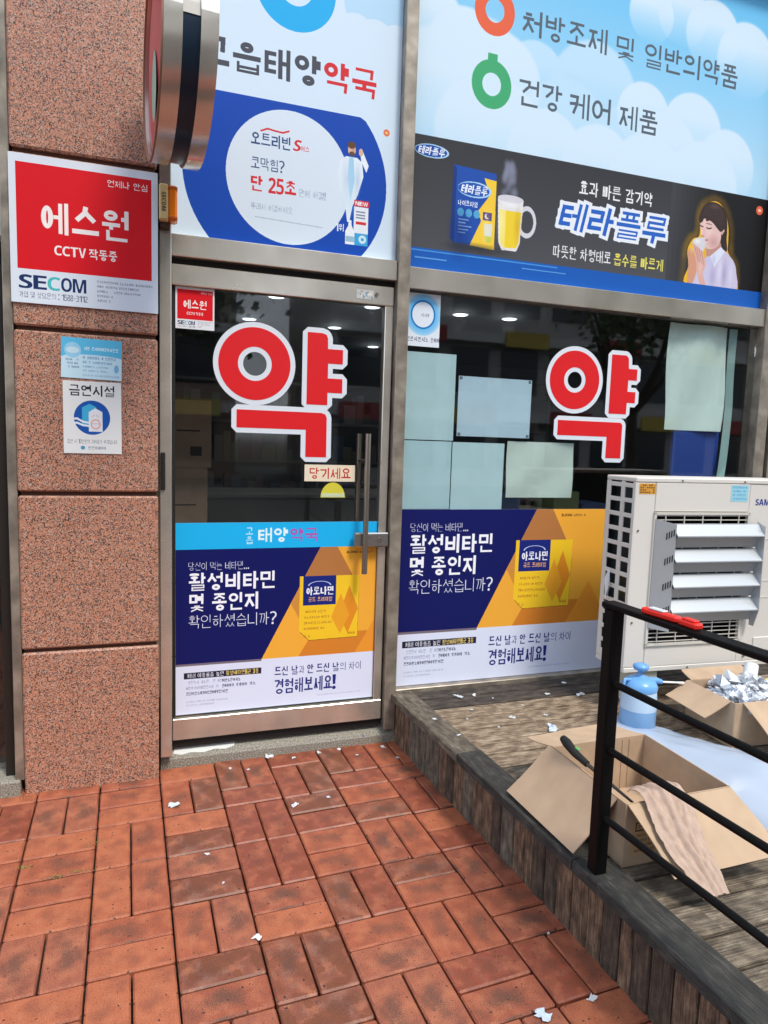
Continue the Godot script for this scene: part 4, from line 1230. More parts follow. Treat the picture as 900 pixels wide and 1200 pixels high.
func secom(p: Print, x: float, y: float, w: float, h: float) -> void:
	var X := func(u: float) -> float: return x + u * w
	var Y := func(t: float) -> float: return y + t * h
	p.rect(X.call(0.045), Y.call(0.232), X.call(0.955), Y.call(0.945), rgb(214, 24, 36))
	p.text("언제나 안심", X.call(0.645), Y.call(0.908), X.call(0.932), Y.call(0.858), 0.12, rgb(236, 226, 226))
	p.text("에스원", X.call(0.19), Y.call(0.705), X.call(0.805), Y.call(0.485), 0.145, rgb(240, 236, 236))
	p.text("CCTV", X.call(0.285), Y.call(0.412), X.call(0.50), Y.call(0.345), 0.13, rgb(240, 236, 236))
	p.text("작동중", X.call(0.515), Y.call(0.415), X.call(0.715), Y.call(0.34), 0.13, rgb(240, 236, 236))
	p.text("SE", X.call(0.048), Y.call(0.193), X.call(0.235), Y.call(0.098), 0.14, rgb(28, 50, 98))
	p.text("C", X.call(0.235), Y.call(0.193), X.call(0.325), Y.call(0.098), 0.14, rgb(72, 186, 186))
	p.text("OM", X.call(0.325), Y.call(0.193), X.call(0.50), Y.call(0.098), 0.14, rgb(28, 50, 98))
	var r := RandomNumberGenerator.new()
	r.seed = 8
	p.text("가입 및 상담문의 : 1588-3112", X.call(0.048), Y.call(0.078), X.call(0.505), Y.call(0.036), 0.08, rgb(76, 84, 104))
	for i in 5: p.tiny(X.call(0.57), Y.call(0.20 - i * 0.033), X.call([0.95, 0.86, 0.88, 0.68, 0.66][i]), Y.call(0.18 - i * 0.033), rgb(120, 126, 142), r)

# ------------------------------------------------------------------ the big red letters cut from vinyl
func letter(label: String, c: Vector2, ro: float, ri: float, ya: Array, gi: Array, border: float, zf := -0.1138) -> void:
	var t := thing("red_letter_decal", label, "window decal", Vector3(0, 0, zf), 0.0, "red vinyl letters on the glass")
	var ring := PackedVector2Array()
	var white := []
	for i in 48: ring.append(Vector2(fx(c.x), fy(c.y)) + Vector2.from_angle(TAU * i / 48) * (ro + border) * K)
	white.append(ring)
	var reds := []
	for sh: Array in [ya, gi]:
		var l := PackedVector2Array()
		for q: Array in sh: l.append(Vector2(fx(q[0]), fy(q[1])))
		if Geometry2D.is_polygon_clockwise(l): l.reverse()
		reds.append(l)
		white.append_array(Geometry2D.offset_polygon(l, border * K, Geometry2D.JOIN_ROUND))
	var st := nb()
	ring_z(st, Vector2(fx(c.x), fy(c.y)), (ri - border) * K, (ro + border) * K, 0.0, 0.0009, 64)
	part("white_backing", st, M.white_vinyl, t)
	for i in [1, 2]:
		st = nb()
		extrude(st, white[i], 0.0, 0.0006 + i * 0.0001)
		part("white_backing", st, M.white_vinyl, t)
	st = nb()
	ring_z(st, Vector2(fx(c.x), fy(c.y)), ri * K, ro * K, 0.0009, 0.0016, 64)
	part("red_stroke", st, M.red_vinyl, t)
	for l: PackedVector2Array in reds:
		st = nb()
		extrude(st, l, 0.0009, 0.0016)
		part("red_stroke", st, M.red_vinyl, t)

func decals() -> void:
	mat("white_vinyl", rgb(214, 222, 232), 0.4)
	mat("red_vinyl", rgb(214, 20, 28), 0.4)
	letter("large red letter with white outline on the glass door", Vector2(0.414, 1.832), 0.156, 0.073,
		[[0.645, 1.987], [0.712, 1.987], [0.731, 1.981], [0.738, 1.965], [0.739, 1.919], [0.809, 1.919], [0.809, 1.855], [0.741, 1.855], [0.741, 1.789], [0.809, 1.789], [0.809, 1.725], [0.741, 1.725], [0.741, 1.669], [0.645, 1.669]],
		[[0.337, 1.633], [0.714, 1.633], [0.733, 1.627], [0.74, 1.612], [0.741, 1.433], [0.644, 1.433], [0.644, 1.555], [0.337, 1.555]], 0.022, -0.1118)
	letter("red letter with white outline on the window above air conditioner", Vector2(2.042, 1.858), 0.148, 0.064,
		[[2.26, 2.003], [2.35, 2.003], [2.365, 1.99], [2.37, 1.935], [2.425, 1.935], [2.425, 1.876], [2.371, 1.876], [2.371, 1.816], [2.422, 1.816], [2.422, 1.758], [2.371, 1.758], [2.37, 1.697], [2.26, 1.697]],
		[[1.956, 1.652], [2.34, 1.652], [2.352, 1.64], [2.353, 1.463], [2.258, 1.463], [2.258, 1.575], [1.956, 1.575]], 0.022)

# ------------------------------------------------------------------ papers and things hung behind the window
func window_papers() -> void:
	var pt := grey_tex(91, 0.01, 0.97, 1.0, 256, 2)
	var cols := [rgb(190, 228, 234), rgb(188, 222, 238), rgb(186, 226, 234), rgb(192, 230, 236), rgb(206, 230, 222), rgb(206, 234, 228)]  # tint of light through the window glass is put into these paper colours
	var spec := [
		[1.112, 1.528, 1.378, 1.940, "tall glass tinted white paper behind window under the blue ring sticker", 0.0],
		[1.396, 1.552, 1.800, 1.842, "wide glass tinted white paper taped behind window with dark corner tapes", 0.0],
		[1.108, 1.193, 1.372, 1.523, "glass tinted white paper behind window against the steel post above poster", 0.0],
		[1.377, 1.190, 1.662, 1.522, "square glass tinted white paper behind window just above the poster's navy part", 0.0],
		[1.684, 1.250, 2.075, 1.535, "cream white paper behind window beside the foot of red letter", 0.006],
		[2.642, 1.628, 3.043, 2.205, "large pale green paper hung high behind window above blue board", 0.012]]
	for i in spec.size():
		var s: Array = spec[i]
		var m := tex_mat("paper_%d" % i, pt, 0.85, 3.0)
		m.albedo_color = cols[i]
		var st := nb()
		var bend: float = s[5]
		var w := fx(s[2]) - fx(s[0])
		var h := fy(s[3]) - fy(s[1])
		sheet(st, func(u: float, v2: float) -> Vector3: return Vector3((u - 0.5) * w + 0.008 * bend * 60 * sin(v2 * 4.0) * u, (0.5 - v2) * h, -bend * (1.0 + sin(u * 7.0 + v2 * 5.0)) - bend * 0.4), 8, 8, -0.0006)
		var o := thing("paper_sheet", s[4], "paper", Vector3((fx(s[0]) + fx(s[2])) * 0.5, (fy(s[1]) + fy(s[3])) * 0.5, -0.1252), 0.0, "papers taped behind the window")
		part("paper", st, m, o)
		if i == 1:
			for q: Array in [[-1, 1], [1, 1], [1, -1], [-1, -1]]:
				var tp := nb()
				bbox(tp, Vector3(q[0] * (w * 0.5 - 0.012), q[1] * (h * 0.5 - 0.01), 0.0006), Vector3(0.016, 0.014, 0.0006))
				part("corner_tape", tp, mat("dark_tape", rgb(104, 124, 138), 0.7), o)
	var st := nb()
	bbox(st, Vector3.ZERO, Vector3(fx(0.32), 0.75, 0.02), 0.002)
	single("blue_board", st, mat("blue_board", rgb(16, 62, 148), 0.6), "deep blue board behind window under the large pale paper", "board", Vector3(fx(2.89), fy(1.32), -0.165))
	st = nb()
	var path := []
	for i in 21:
		var u := i / 20.0
		path.append(Vector3(lerpf(3.08, 3.105, sin(minf(u * 2.0, 1.0) * PI * 0.5)) - 0.10 * pow(maxf(0.0, u - 0.42), 1.3) * 1.6, lerpf(2.2, 1.22, u), 0))
	sheet(st, func(u: float, v2: float) -> Vector3:
		var p: Vector3 = path[int(round(v2 * 20))]
		return Vector3(fx(p.x + (u - 0.5) * 0.05), fy(p.y), -0.14 - 0.02 * sin(v2 * 5.0) + 0.006 * (u - 0.5)), 2, 20, -0.002)
	single("hanging_strap", st, mat("strap", rgb(142, 180, 178), 0.8), "curved pale green strap hanging behind window beside the right post", "strap")

# ------------------------------------------------------------------ signs on the pillar
func pillar_signs() -> void:
	var p := Print.new(-0.522, 2.006, 0.0145, 2.558, 1700, rgb(216, 226, 238))
	secom(p, -0.522, 2.006, 0.5365, 0.552)
	plate("security_sign", p, 0.35, "large red and white security camera sign on the granite pillar", "sign", Vector3(-0.522, 2.006, 0.0), Vector3(0.0145, 2.558, 0.008), Color(0.8, 0.82, 0.84))
	var q := Print.new(-0.352, 1.73, -0.127, 1.886, 2400, rgb(196, 226, 240))
	q.rect(-0.352, 1.812, -0.127, 1.886, rgb(92, 186, 226))
	q.oval(-0.235, 1.812, 0.11, 0.012, rgb(196, 226, 240))
	q.oval(-0.310, 1.838, 0.031, 0.030, rgb(150, 206, 234))
	q.oval(-0.310, 1.838, 0.024, 0.012, rgb(196, 226, 240))
	var r := RandomNumberGenerator.new()
	r.seed = 21
	q.tiny(-0.275, 1.855, -0.14, 1.841, rgb(232, 244, 250), r)
	q.tiny(-0.273, 1.818, -0.155, 1.806, rgb(60, 120, 170), r)
	q.tiny(-0.273, 1.800, -0.165, 1.789, rgb(90, 150, 190), r)
	q.tiny(-0.273, 1.782, -0.18, 1.773, rgb(110, 160, 196), r)
	q.tiny(-0.273, 1.766, -0.18, 1.757, rgb(110, 160, 196), r)
	q.tiny(-0.273, 1.748, -0.13, 1.740, rgb(110, 160, 196), r)
	for i in 3: q.tiny(-0.335 + i * 0.004, 1.806 - i * 0.014, -0.29, 1.796 - i * 0.014, rgb(80, 110, 150), r)
	q.oval(-0.147, 1.775, 0.009, 0.016, rgb(120, 180, 216))
	plate("blue_notice", q, 0.4, "small pale blue notice above the no smoking plate on pillar", "notice", Vector3(-0.352, 1.727, 0.0), Vector3(-0.127, 1.886, 0.003), Color(0.7, 0.8, 0.85)).rotation.z = -0.018
	var n := Print.new(-0.348, 1.427, -0.130, 1.717, 2400, rgb(224, 226, 226))
	n.text("금연시설", -0.327, 1.703, -0.153, 1.658, 0.14, rgb(48, 50, 56))
	n.oval(-0.241, 1.572, 0.068, 0.069, rgb(30, 84, 168))
	n.poly([Vector2(-0.279, 1.612), Vector2(-0.25, 1.628), Vector2(-0.225, 1.615), Vector2(-0.225, 1.60), Vector2(-0.254, 1.59), Vector2(-0.254, 1.535), Vector2(-0.279, 1.545)], rgb(66, 170, 214))
	n.poly([Vector2(-0.254, 1.594), Vector2(-0.229, 1.611), Vector2(-0.202, 1.596), Vector2(-0.202, 1.516), Vector2(-0.254, 1.516)], rgb(222, 226, 232))
	for i in 2: n.line([Vector2(-0.312, 1.566 - i * 0.017), Vector2(-0.297, 1.567 - i * 0.017), Vector2(-0.275, 1.555 - i * 0.014), Vector2(-0.252, 1.551 - i * 0.013)], 0.008, rgb(222, 228, 234))
	n.oval(-0.228, 1.546, 0.019, 0.021, rgb(226, 168, 164), 0.72)
	n.line([Vector2(-0.24, 1.548), Vector2(-0.217, 1.548)], 0.004, rgb(214, 190, 186))
	n.line([Vector2(-0.241, 1.575), Vector2(-0.233, 1.583)], 0.003, rgb(226, 168, 164)); n.line([Vector2(-0.225, 1.583), Vector2(-0.217, 1.575)], 0.003, rgb(226, 168, 164))
	n.text("흡연 시 10만원의 과태료가 부과됩니다", -0.335, 1.484, -0.146, 1.467, 0.09, rgb(110, 112, 120))
	n.oval(-0.277, 1.450, 0.008, 0.008, rgb(70, 150, 190))
	n.tiny(-0.265, 1.457, -0.196, 1.443, rgb(120, 130, 140), r)
	plate("no_smoking_plate", n, 0.4, "white no smoking plate with blue round emblem on the pillar", "sign", Vector3(-0.348, 1.427, 0.0), Vector3(-0.130, 1.717, 0.004), Color(0.8, 0.8, 0.8))
	# alarm box on the steel jamb
	var t := thing("alarm_box", "small orange and cream alarm beacon on steel door jamb", "alarm box", Vector3(0.05, 2.448, -0.045))
	var st := nb()
	bbox(st, Vector3(-0.013, 0, 0.035), Vector3(0.036, 0.142, 0.07), 0.006, 1)
	part("housing", st, mat("cream_plastic", rgb(206, 180, 122), 0.5), t)
	st = nb()
	bbox(st, Vector3(0.0225, 0, 0.036), Vector3(0.035, 0.14, 0.062), 0.008, 1)
	part("orange_lens", st, mat("orange_plastic", rgb(240, 124, 16), 0.25), t)
	for y: float in [-0.058, 0.058]:
		st = nb()
		bbox(st, Vector3(0.0225, y, 0.0365), Vector3(0.037, 0.014, 0.064), 0.003)
		part("lens_rim", st, mat("dark_orange", rgb(186, 84, 14), 0.4), t)
	st = nb()
	bbox(st, Vector3(-0.008, -0.082, 0.02), Vector3(0.04, 0.02, 0.04), 0.003)
	part("bracket", st, mat("brown_plastic", rgb(70, 52, 44), 0.6), t)
	var tm := TextMesh.new()
	var f := SystemFont.new()
	f.font_names = PackedStringArray(["Droid Sans"])
	f.font_weight = 700
	tm.font = f
	tm.text = "SECOM"
	tm.font_size = 32
	tm.pixel_size = 0.0007
	tm.depth = 0.0008
	var tx := inst("lettering", tm, mat("dark_print", rgb(70, 62, 50), 0.7), t, Vector3(-0.013, 0, 0.0704))
	tx.rotation.z = -PI / 2

# ------------------------------------------------------------------ round sign that projects from the wall
func blade_sign() -> void:
	var t := thing("round_projecting_sign", "round drum sign with two steel rings and dark blue band above door", "projecting sign", Vector3(0.078, 2.805, 0.40), deg_to_rad(5.4))
	# the drum's axis is the local x axis
	var drum := func(x0: float, x1: float, r0: float, r1: float, seg := 72) -> SurfaceTool:
		var st := nb()
		for i in seg:
			var a := TAU * i / seg
			var b := TAU * (i + 1) / seg
			var e := func(x: float, r: float, w: float) -> Vector3: return Vector3(x, sin(w) * r, cos(w) * r)
			st.set_smooth_group(1)
			quad(st, e.call(x0, r1, a), e.call(x1, r1, a), e.call(x1, r1, b), e.call(x0, r1, b))
			st.set_smooth_group(3)
			if r0 > 0: quad(st, e.call(x1, r0, a), e.call(x0, r0, a), e.call(x0, r0, b), e.call(x1, r0, b))
			st.set_smooth_group(-1)
			quad(st, e.call(x0, r0, a), e.call(x0, r1, a), e.call(x0, r1, b), e.call(x0, r0, b))
			quad(st, e.call(x1, r1, a), e.call(x1, r0, a), e.call(x1, r0, b), e.call(x1, r1, b))
		return st
	part("steel_ring", drum.call(-0.080, -0.024, 0.318, 0.333), M.steel, t)
	part("steel_ring", drum.call(0.030, 0.084, 0.29, 0.333), M.steel, t)
	part("blue_band", drum.call(-0.024, 0.030, 0.28, 0.322), mat("dark_blue_metal", rgb(22, 44, 66), 0.3, 0.2), t)
	part("rolled_lip", drum.call(-0.0862, -0.0802, 0.322, 0.332), mat("brown_lip", rgb(150, 112, 92), 0.5), t)
	var st := nb()
	# white repair tape round the upper part of the band
	for i in 14:
		var a := -0.05 + 0.11 * i
		var b := a + 0.11
		var e := func(x: float, r: float, w: float) -> Vector3: return Vector3(x, sin(w) * r, cos(w) * r)
		quad(st, e.call(-0.0235, 0.3245, a), e.call(0.0295, 0.3245, a), e.call(0.0295, 0.3245, b), e.call(-0.0235, 0.3245, b))
	part("white_cover_strip", st, mat("white_cover", rgb(206, 204, 198), 0.5), t)
	for s: float in [-1.0, 1.0]:
		st = nb()
		for i in 72:
			var a := TAU * i / 72
			var b := TAU * (i + 1) / 72
			for k in 5:
				var r0 := 0.312 * k / 5.0
				var r1 := 0.312 * (k + 1) / 5.0
				var x := func(r: float) -> float: return s * (0.066 + 0.016 * (1.0 - (r / 0.312) * (r / 0.312)))
				st.set_smooth_group(1)
				quad(st, Vector3(x.call(r0), sin(a) * r0, cos(a) * r0), Vector3(x.call(r1), sin(a) * r1, cos(a) * r1), Vector3(x.call(r1), sin(b) * r1, cos(b) * r1), Vector3(x.call(r0), sin(b) * r0, cos(b) * r0))
		var f := part("sign_face", st, mat("acrylic_face", rgb(196, 70, 84), 0.3), t)
		st = nb()
		for i in 36:
			var a := TAU * i / 36
			var b := TAU * (i + 1) / 36
			var x := s * 0.0825
			tri(st, Vector3(x, -0.13, 0.06), Vector3(x, -0.13 + sin(a) * 0.11, 0.06 + cos(a) * 0.07), Vector3(x, -0.13 + sin(b) * 0.11, 0.06 + cos(b) * 0.07))
		part("green_mark", st, mat("green_mark", rgb(150, 196, 176), 0.4), f)
	for y: float in [-0.16, 0.16]:
		st = nb()
		cyl(st, Vector3(0, y, -0.285), Vector3(-0.03, y, -0.47), 0.016, 0.016, 14)
		part("wall_arm", st, M.handle_steel, t)

# ------------------------------------------------------------------ inside the shop
func interior() -> void:
	# recessed ceiling lamps
	mat("lamp_glow", Color(1, 1, 1), 0.4)
	M.lamp_glow.emission_enabled = true
	M.lamp_glow.emission = Color(0.92, 0.97, 1.0)
	M.lamp_glow.emission_energy_multiplier = 0.9
	var spots := [Vector3(0.808, 2.499, -1.83), Vector3(1.52, 2.499, -1.86), Vector3(2.215, 2.499, -1.82), Vector3(2.626, 2.499, -1.8), Vector3(0.751, 2.499, -2.84), Vector3(1.503, 2.499, -2.9), Vector3(2.169, 2.499, -3.87)]
	for s: Vector3 in spots:
		var t := thing("ceiling_lamp", "round recessed lamp shining in the dark shop ceiling", "lamp", s, 0.0, "recessed ceiling lamps")
		var st := nb()
		cyl(st, Vector3(0, -0.006, 0), Vector3(0, 0.0, 0), 0.062, 0.066, 24)
		part("lamp_rim", st, M.white_metal, t)
		st = nb()
		cyl(st, Vector3(0, -0.009, 0), Vector3(0, -0.0065, 0), 0.052, 0.052, 24)
		part("lamp_glow_disc", st, M.lamp_glow, t)
		var l := OmniLight3D.new()
		l.name = "lamp_light"
		l.light_energy = 0.012
		l.light_color = Color(0.92, 0.97, 1.0)
		l.light_size = 0.05
		l.omni_range = 9.0
		l.omni_attenuation = 2.0
		l.shadow_enabled = true
		t.add_child(l)
		l.position = Vector3(0, -0.07, 0)
	# shelves along the back wall and a counter
	var wood := mat("shelf_board", rgb(96, 92, 86), 0.6)
	var tones := [rgb(50, 66, 88), rgb(96, 92, 82), rgb(86, 50, 42), rgb(60, 78, 66), rgb(104, 98, 68), rgb(44, 48, 64), rgb(110, 110, 112), rgb(98, 60, 66)]
	var bm := []
	for i in tones.size(): bm.append(mat("packet_%d" % i, tones[i], 0.6))
	for k in 3:
		var x0 := 0.15 + k * 1.35
		var what: String = ["behind the door glass", "in the middle of the dark shop", "far inside behind the window"][k]
		var t := thing("medicine_shelf", "tall shelf of small medicine packets " + what, "shelf", Vector3(x0, 0.08, -3.6 - 0.0 * k), 0.0, "medicine shelves in the shop")
		for s: float in [0.0, 1.2]:
			var st := nb()
			bbox(st, Vector3(s, 1.05, 0), Vector3(0.03, 2.1, 0.35))
			part("side_panel", st, wood, t)
		for j in 6:
			var st := nb()
			bbox(st, Vector3(0.6, 0.1 + j * 0.37, 0), Vector3(1.168, 0.025, 0.34))
			part("shelf_board", st, wood, t)
			if j == 5: continue
			var x := 0.03
			while x < 1.1:
				var w := rng.randf_range(0.05, 0.13)
				var h := rng.randf_range(0.08, 0.28)
				st = nb()
				bbox(st, Vector3.ZERO, Vector3(w, h, 0.2))
				part("packet", st, bm[rng.randi() % bm.size()], t, Vector3(x + w * 0.5, 0.1135 + j * 0.37 + h * 0.5, 0.05 + rng.randf() * 0.03))
				x += w + 0.006
	var c := thing("shop_counter", "pale sales counter standing in the dark shop behind door", "counter", Vector3(0.35, 0.08, -2.2))
	var st := nb()
	bbox(st, Vector3(0.75, 0.5, 0), Vector3(1.5, 0.98, 0.5), 0.01)
	part("body", st, mat("counter_face", rgb(150, 146, 138), 0.5), c)
	st = nb()
	bbox(st, Vector3(0.75, 1.01, 0), Vector3(1.56, 0.035, 0.56), 0.006)
	part("top", st, mat("counter_top", rgb(178, 172, 160), 0.35), c)
	# cartons stacked just inside the door, on the hinge side
	var ys := 0.08
	for i in 4:
		var h: float = [0.42, 0.4, 0.44, 0.36][i]
		var t := thing("stacked_carton", ["lowest brown carton stacked inside behind the door's hinge edge", "second brown carton up in the stack inside the door", "third brown carton up in the stack inside the door", "topmost brown carton of the stack inside the door's hinge edge"][i], "carton", Vector3(0.07 + 0.012 * i, ys, -0.95), 0.04 * (i - 1.5), "cartons stacked inside the door")
		var s := nb()
		bbox(s, Vector3(0, h * 0.5, 0), Vector3(0.34, h - 0.002, 0.42), 0.004)
		part("carton_body", s, M.card, t)
		s = nb()
		bbox(s, Vector3(0.05, h * 0.55, 0.2106), Vector3(0.12, 0.008, 0.0008))
		part("printed_line", s, M.dark_print, t)
		s = nb()
		bbox(s, Vector3(0.09, h * 0.25, 0.2106), Vector3(0.06, 0.05, 0.0008))
		part("printed_mark", s, M.dark_print, t)
		ys += h
	# low stock table with boxes behind the window
	var tb := thing("stock_table", "low table of pale stock boxes behind the window", "table", Vector3(1.75, 0.08, -1.1))
	st = nb()
	bbox(st, Vector3(0.6, 0.85, 0), Vector3(1.5, 0.04, 0.5), 0.004)
	part("table_top", st, wood, tb)
	for q: Array in [[-0.1, -0.2], [1.3, -0.2], [-0.1, 0.2], [1.3, 0.2]]:
		st = nb()
		bbox(st, Vector3(q[0], 0.415, q[1]), Vector3(0.05, 0.83, 0.05))
		part("leg", st, wood, tb)
	for i in 6:
		var h: float = [0.16, 0.2, 0.24, 0.14, 0.26, 0.18][i]
		st = nb()
		bbox(st, Vector3(0, h * 0.5, 0), Vector3(0.2, h, 0.26), 0.003)
		single("stock_box", st, [mat("stock_cream", rgb(196, 182, 136), 0.7), mat("stock_green", rgb(128, 142, 96), 0.7), mat("stock_blue", rgb(70, 96, 140), 0.7)][i % 3],
			["cream box at the near end of the stock table", "olive green box second on the stock table", "dull blue box third on the stock table", "low cream box fourth on the stock table", "tall olive box fifth on the stock table", "dull blue box at the far end of stock table"][i], "box", Vector3(1.75 + i * 0.23, 0.9505, -1.08), "boxes on the stock table")

# ------------------------------------------------------------------ the deck
func deck_edge(z: float) -> float: return 1.12 + 0.06 * z

func deck() -> void:
	var t := thing("wooden_deck", "weathered grey brown wooden deck raised above the brick pavement", "deck", Vector3(1.12, 0, -0.09))
	var o := t.position
	var th := atan(0.06)
	# boards run along the shopfront
	var edges := [-0.095, 0.03, 0.152, 0.276, 0.398, 0.522, 0.644, 0.757, 0.872, 0.994, 1.116, 1.238, 1.361, 1.484, 1.607, 1.731, 1.838, 1.96, 2.083, 2.206, 2.329, 2.452, 2.575]
	for i in edges.size() - 1:
		var z0: float = edges[i]
		var z1: float = edges[i + 1]
		var zc := (z0 + z1) * 0.5
		var x0 := deck_edge(zc) + 0.09
		var old: bool = i < 7
		var L := 4.6 - x0
		var m: Material = M.board_old if old else M.board
		if i in [0, 1]: m = M.board_dark
		var b := part("deck_board", board_mesh(L, z1 - z0 - 0.011, rng.randf()), m, t)
		b.position = Vector3(x0 + L * 0.5, DECK - 0.0145 + rng.randf_range(-0.0015, 0.001), zc) - o
		b.rotation.y = rng.randf_range(-0.001, 0.001)
	# trim boards along the edge, end to end
	var zt := [-0.085, 0.62, 1.36, 2.1, 2.75]
	for i in 4:
		var L: float = (zt[i + 1] - zt[i]) / cos(th) - 0.006
		var zc: float = (zt[i] + zt[i + 1]) * 0.5
		var st := board_mesh(L, 0.116, rng.randf(), 0.036)
		var b := part("trim_board", st, M.trim if i < 1 else M.trim_dark, t)
		b.position = Vector3(deck_edge(zc) + 0.058, DECK - 0.008 + 0.001 * i, zc) - o
		b.rotation.y = th - PI * 0.5
	# upright fascia planks
	var z := -0.088
	while z < 2.7:
		var w := rng.randf_range(0.05, 0.085)
		var zc := z + w * 0.5
		var b := part("fascia_plank", board_mesh(DECK - 0.024, w - 0.004, rng.randf(), 0.018), [M.fascia, M.fascia_dark, M.fascia, M.fascia, M.trim][rng.randi() % 5], t)
		b.position = Vector3(deck_edge(zc) + 0.038 + rng.randf_range(-0.002, 0.002), (DECK - 0.027) * 0.5, zc) - o
		b.rotation = Vector3(0, th, 0)
		b.basis = Basis(Vector3.UP, th) * Basis(Vector3(0, 0, 1), PI * 0.5) * Basis(Vector3(1, 0, 0), rng.randf_range(-0.006, 0.006))
		z += w
	var fr := nb()
	bbox(fr, Vector3(3.0, 0.11, 1.28), Vector3(3.1, 0.2, 2.64))
	part("understructure", fr, M.fascia, t, -o)

# a plank along x with its own stretch of the grain
func board_mesh(L: float, w: float, seed_: float, thick := 0.028) -> SurfaceTool:
	var st := nb()
	var h := Vector3(L, thick, w) * 0.5
	var b := 0.004
	# cross-section, chamfered, run along x; u along the board in metres, v across
	var sec := [Vector2(-h.z, -h.y), Vector2(-h.z, h.y - b), Vector2(-h.z + b, h.y), Vector2(h.z - b, h.y), Vector2(h.z, h.y - b), Vector2(h.z, -h.y)]
	var acc := 0.0
	for i in 5:
		var p: Vector2 = sec[i]
		var q: Vector2 = sec[i + 1]
		var v0 := 0.5 + p.x / 0.13 + (seed_ * 3.0) - (0.2 if i == 0 else 0.0)
		var v1 := 0.5 + q.x / 0.13 + (seed_ * 3.0) + (0.2 if i == 4 else 0.0)
		var u0 := seed_ * 7.0
		var u1 := u0 + L / 0.75
		quad(st, Vector3(-h.x, p.y, p.x), Vector3(-h.x, q.y, q.x), Vector3(h.x, q.y, q.x), Vector3(h.x, p.y, p.x), Vector2(u0, v0), Vector2(u0, v1), Vector2(u1, v1), Vector2(u1, v0))
		acc += p.distance_to(q)
	quad(st, Vector3(-h.x, -h.y, -h.z), Vector3(h.x, -h.y, -h.z), Vector3(h.x, -h.y, h.z), Vector3(-h.x, -h.y, h.z))
	for s: float in [-1.0, 1.0]:
		for i in range(1, 5):
			var a := Vector3(s * h.x, sec[0].y, sec[0].x)
			var c := Vector3(s * h.x, sec[i].y, sec[i].x)
			var d := Vector3(s * h.x, sec[i + 1].y, sec[i + 1].x)
			if s > 0: tri(st, a, d, c, Vector2(0, 0), Vector2(0.1, 0), Vector2(0.1, 0.1))
			else: tri(st, a, c, d, Vector2(0, 0), Vector2(0.1, 0), Vector2(0.1, 0.1))
	return st

# ------------------------------------------------------------------ railing
func railing() -> void:
	var z0 := 1.43
	var z1 := 3.0
	var top := DECK + 0.011
	var t := thing("black_railing", "black painted iron railing with post and thin rails on deck", "railing", Vector3(1.243, top, z0))
	var o := t.position
	var at := func(y: float, z: float) -> Vector3: return Vector3(1.243 + 0.075 * (z - z0), y, z) - o
	for z: float in [z0, z1]:
		var st := nb()
		bbox(st, at.call((top + 1.06) * 0.5, z), Vector3(0.042, 1.06 - top, 0.042), 0.004, 1)
		part("post", st, M.rail_paint, t)
	var st := nb()
	var a: Vector3 = at.call(1.069, z0 - 0.03)
	var b: Vector3 = at.call(1.069, z1 + 0.03)
	bbox(st, Vector3.ZERO, Vector3(0.047, 0.016, a.distance_to(b)), 0.003, 2)
	var r := part("top_rail", st, M.rail_paint, t, (a + b) * 0.5)
	r.rotation.y = atan2(b.x - a.x, b.z - a.z)
	for y: float in [0.845, 0.645, 0.437]:
		st = nb()
		cyl(st, at.call(y, z0 + 0.02), at.call(y, z1 - 0.02), 0.0105, 0.0105, 14)
		part("rail", st, M.rail_paint, t)
	# the two red clips lying on the top rail
	for i in 2:
		var z: float = [1.60, 1.695][i]
		var c := thing("red_clip", ["longer red plastic clip with white mark on the railing", "shorter red plastic clip lying on the black railing"][i], "clip", at.call(1.0785, z) + o, atan(0.075) + [0.06, -0.05][i], "red clips on the railing")
		st = nb()
		bbox(st, Vector3(0, 0.008, 0), Vector3(0.026, 0.016, [0.115, 0.062][i]), 0.004, 2)
		part("clip_body", st, mat("red_plastic", rgb(222, 40, 28), 0.35) if not M.has("red_plastic") else M.red_plastic, c)
		st = nb()
		bbox(st, Vector3(0, 0.0185, [-0.01, 0.0][i]), Vector3(0.02, 0.005, [0.05, 0.04][i]), 0.002, 2)
		part("clip_slider", st, M.white_metal if i == 0 else M.red_plastic, c)

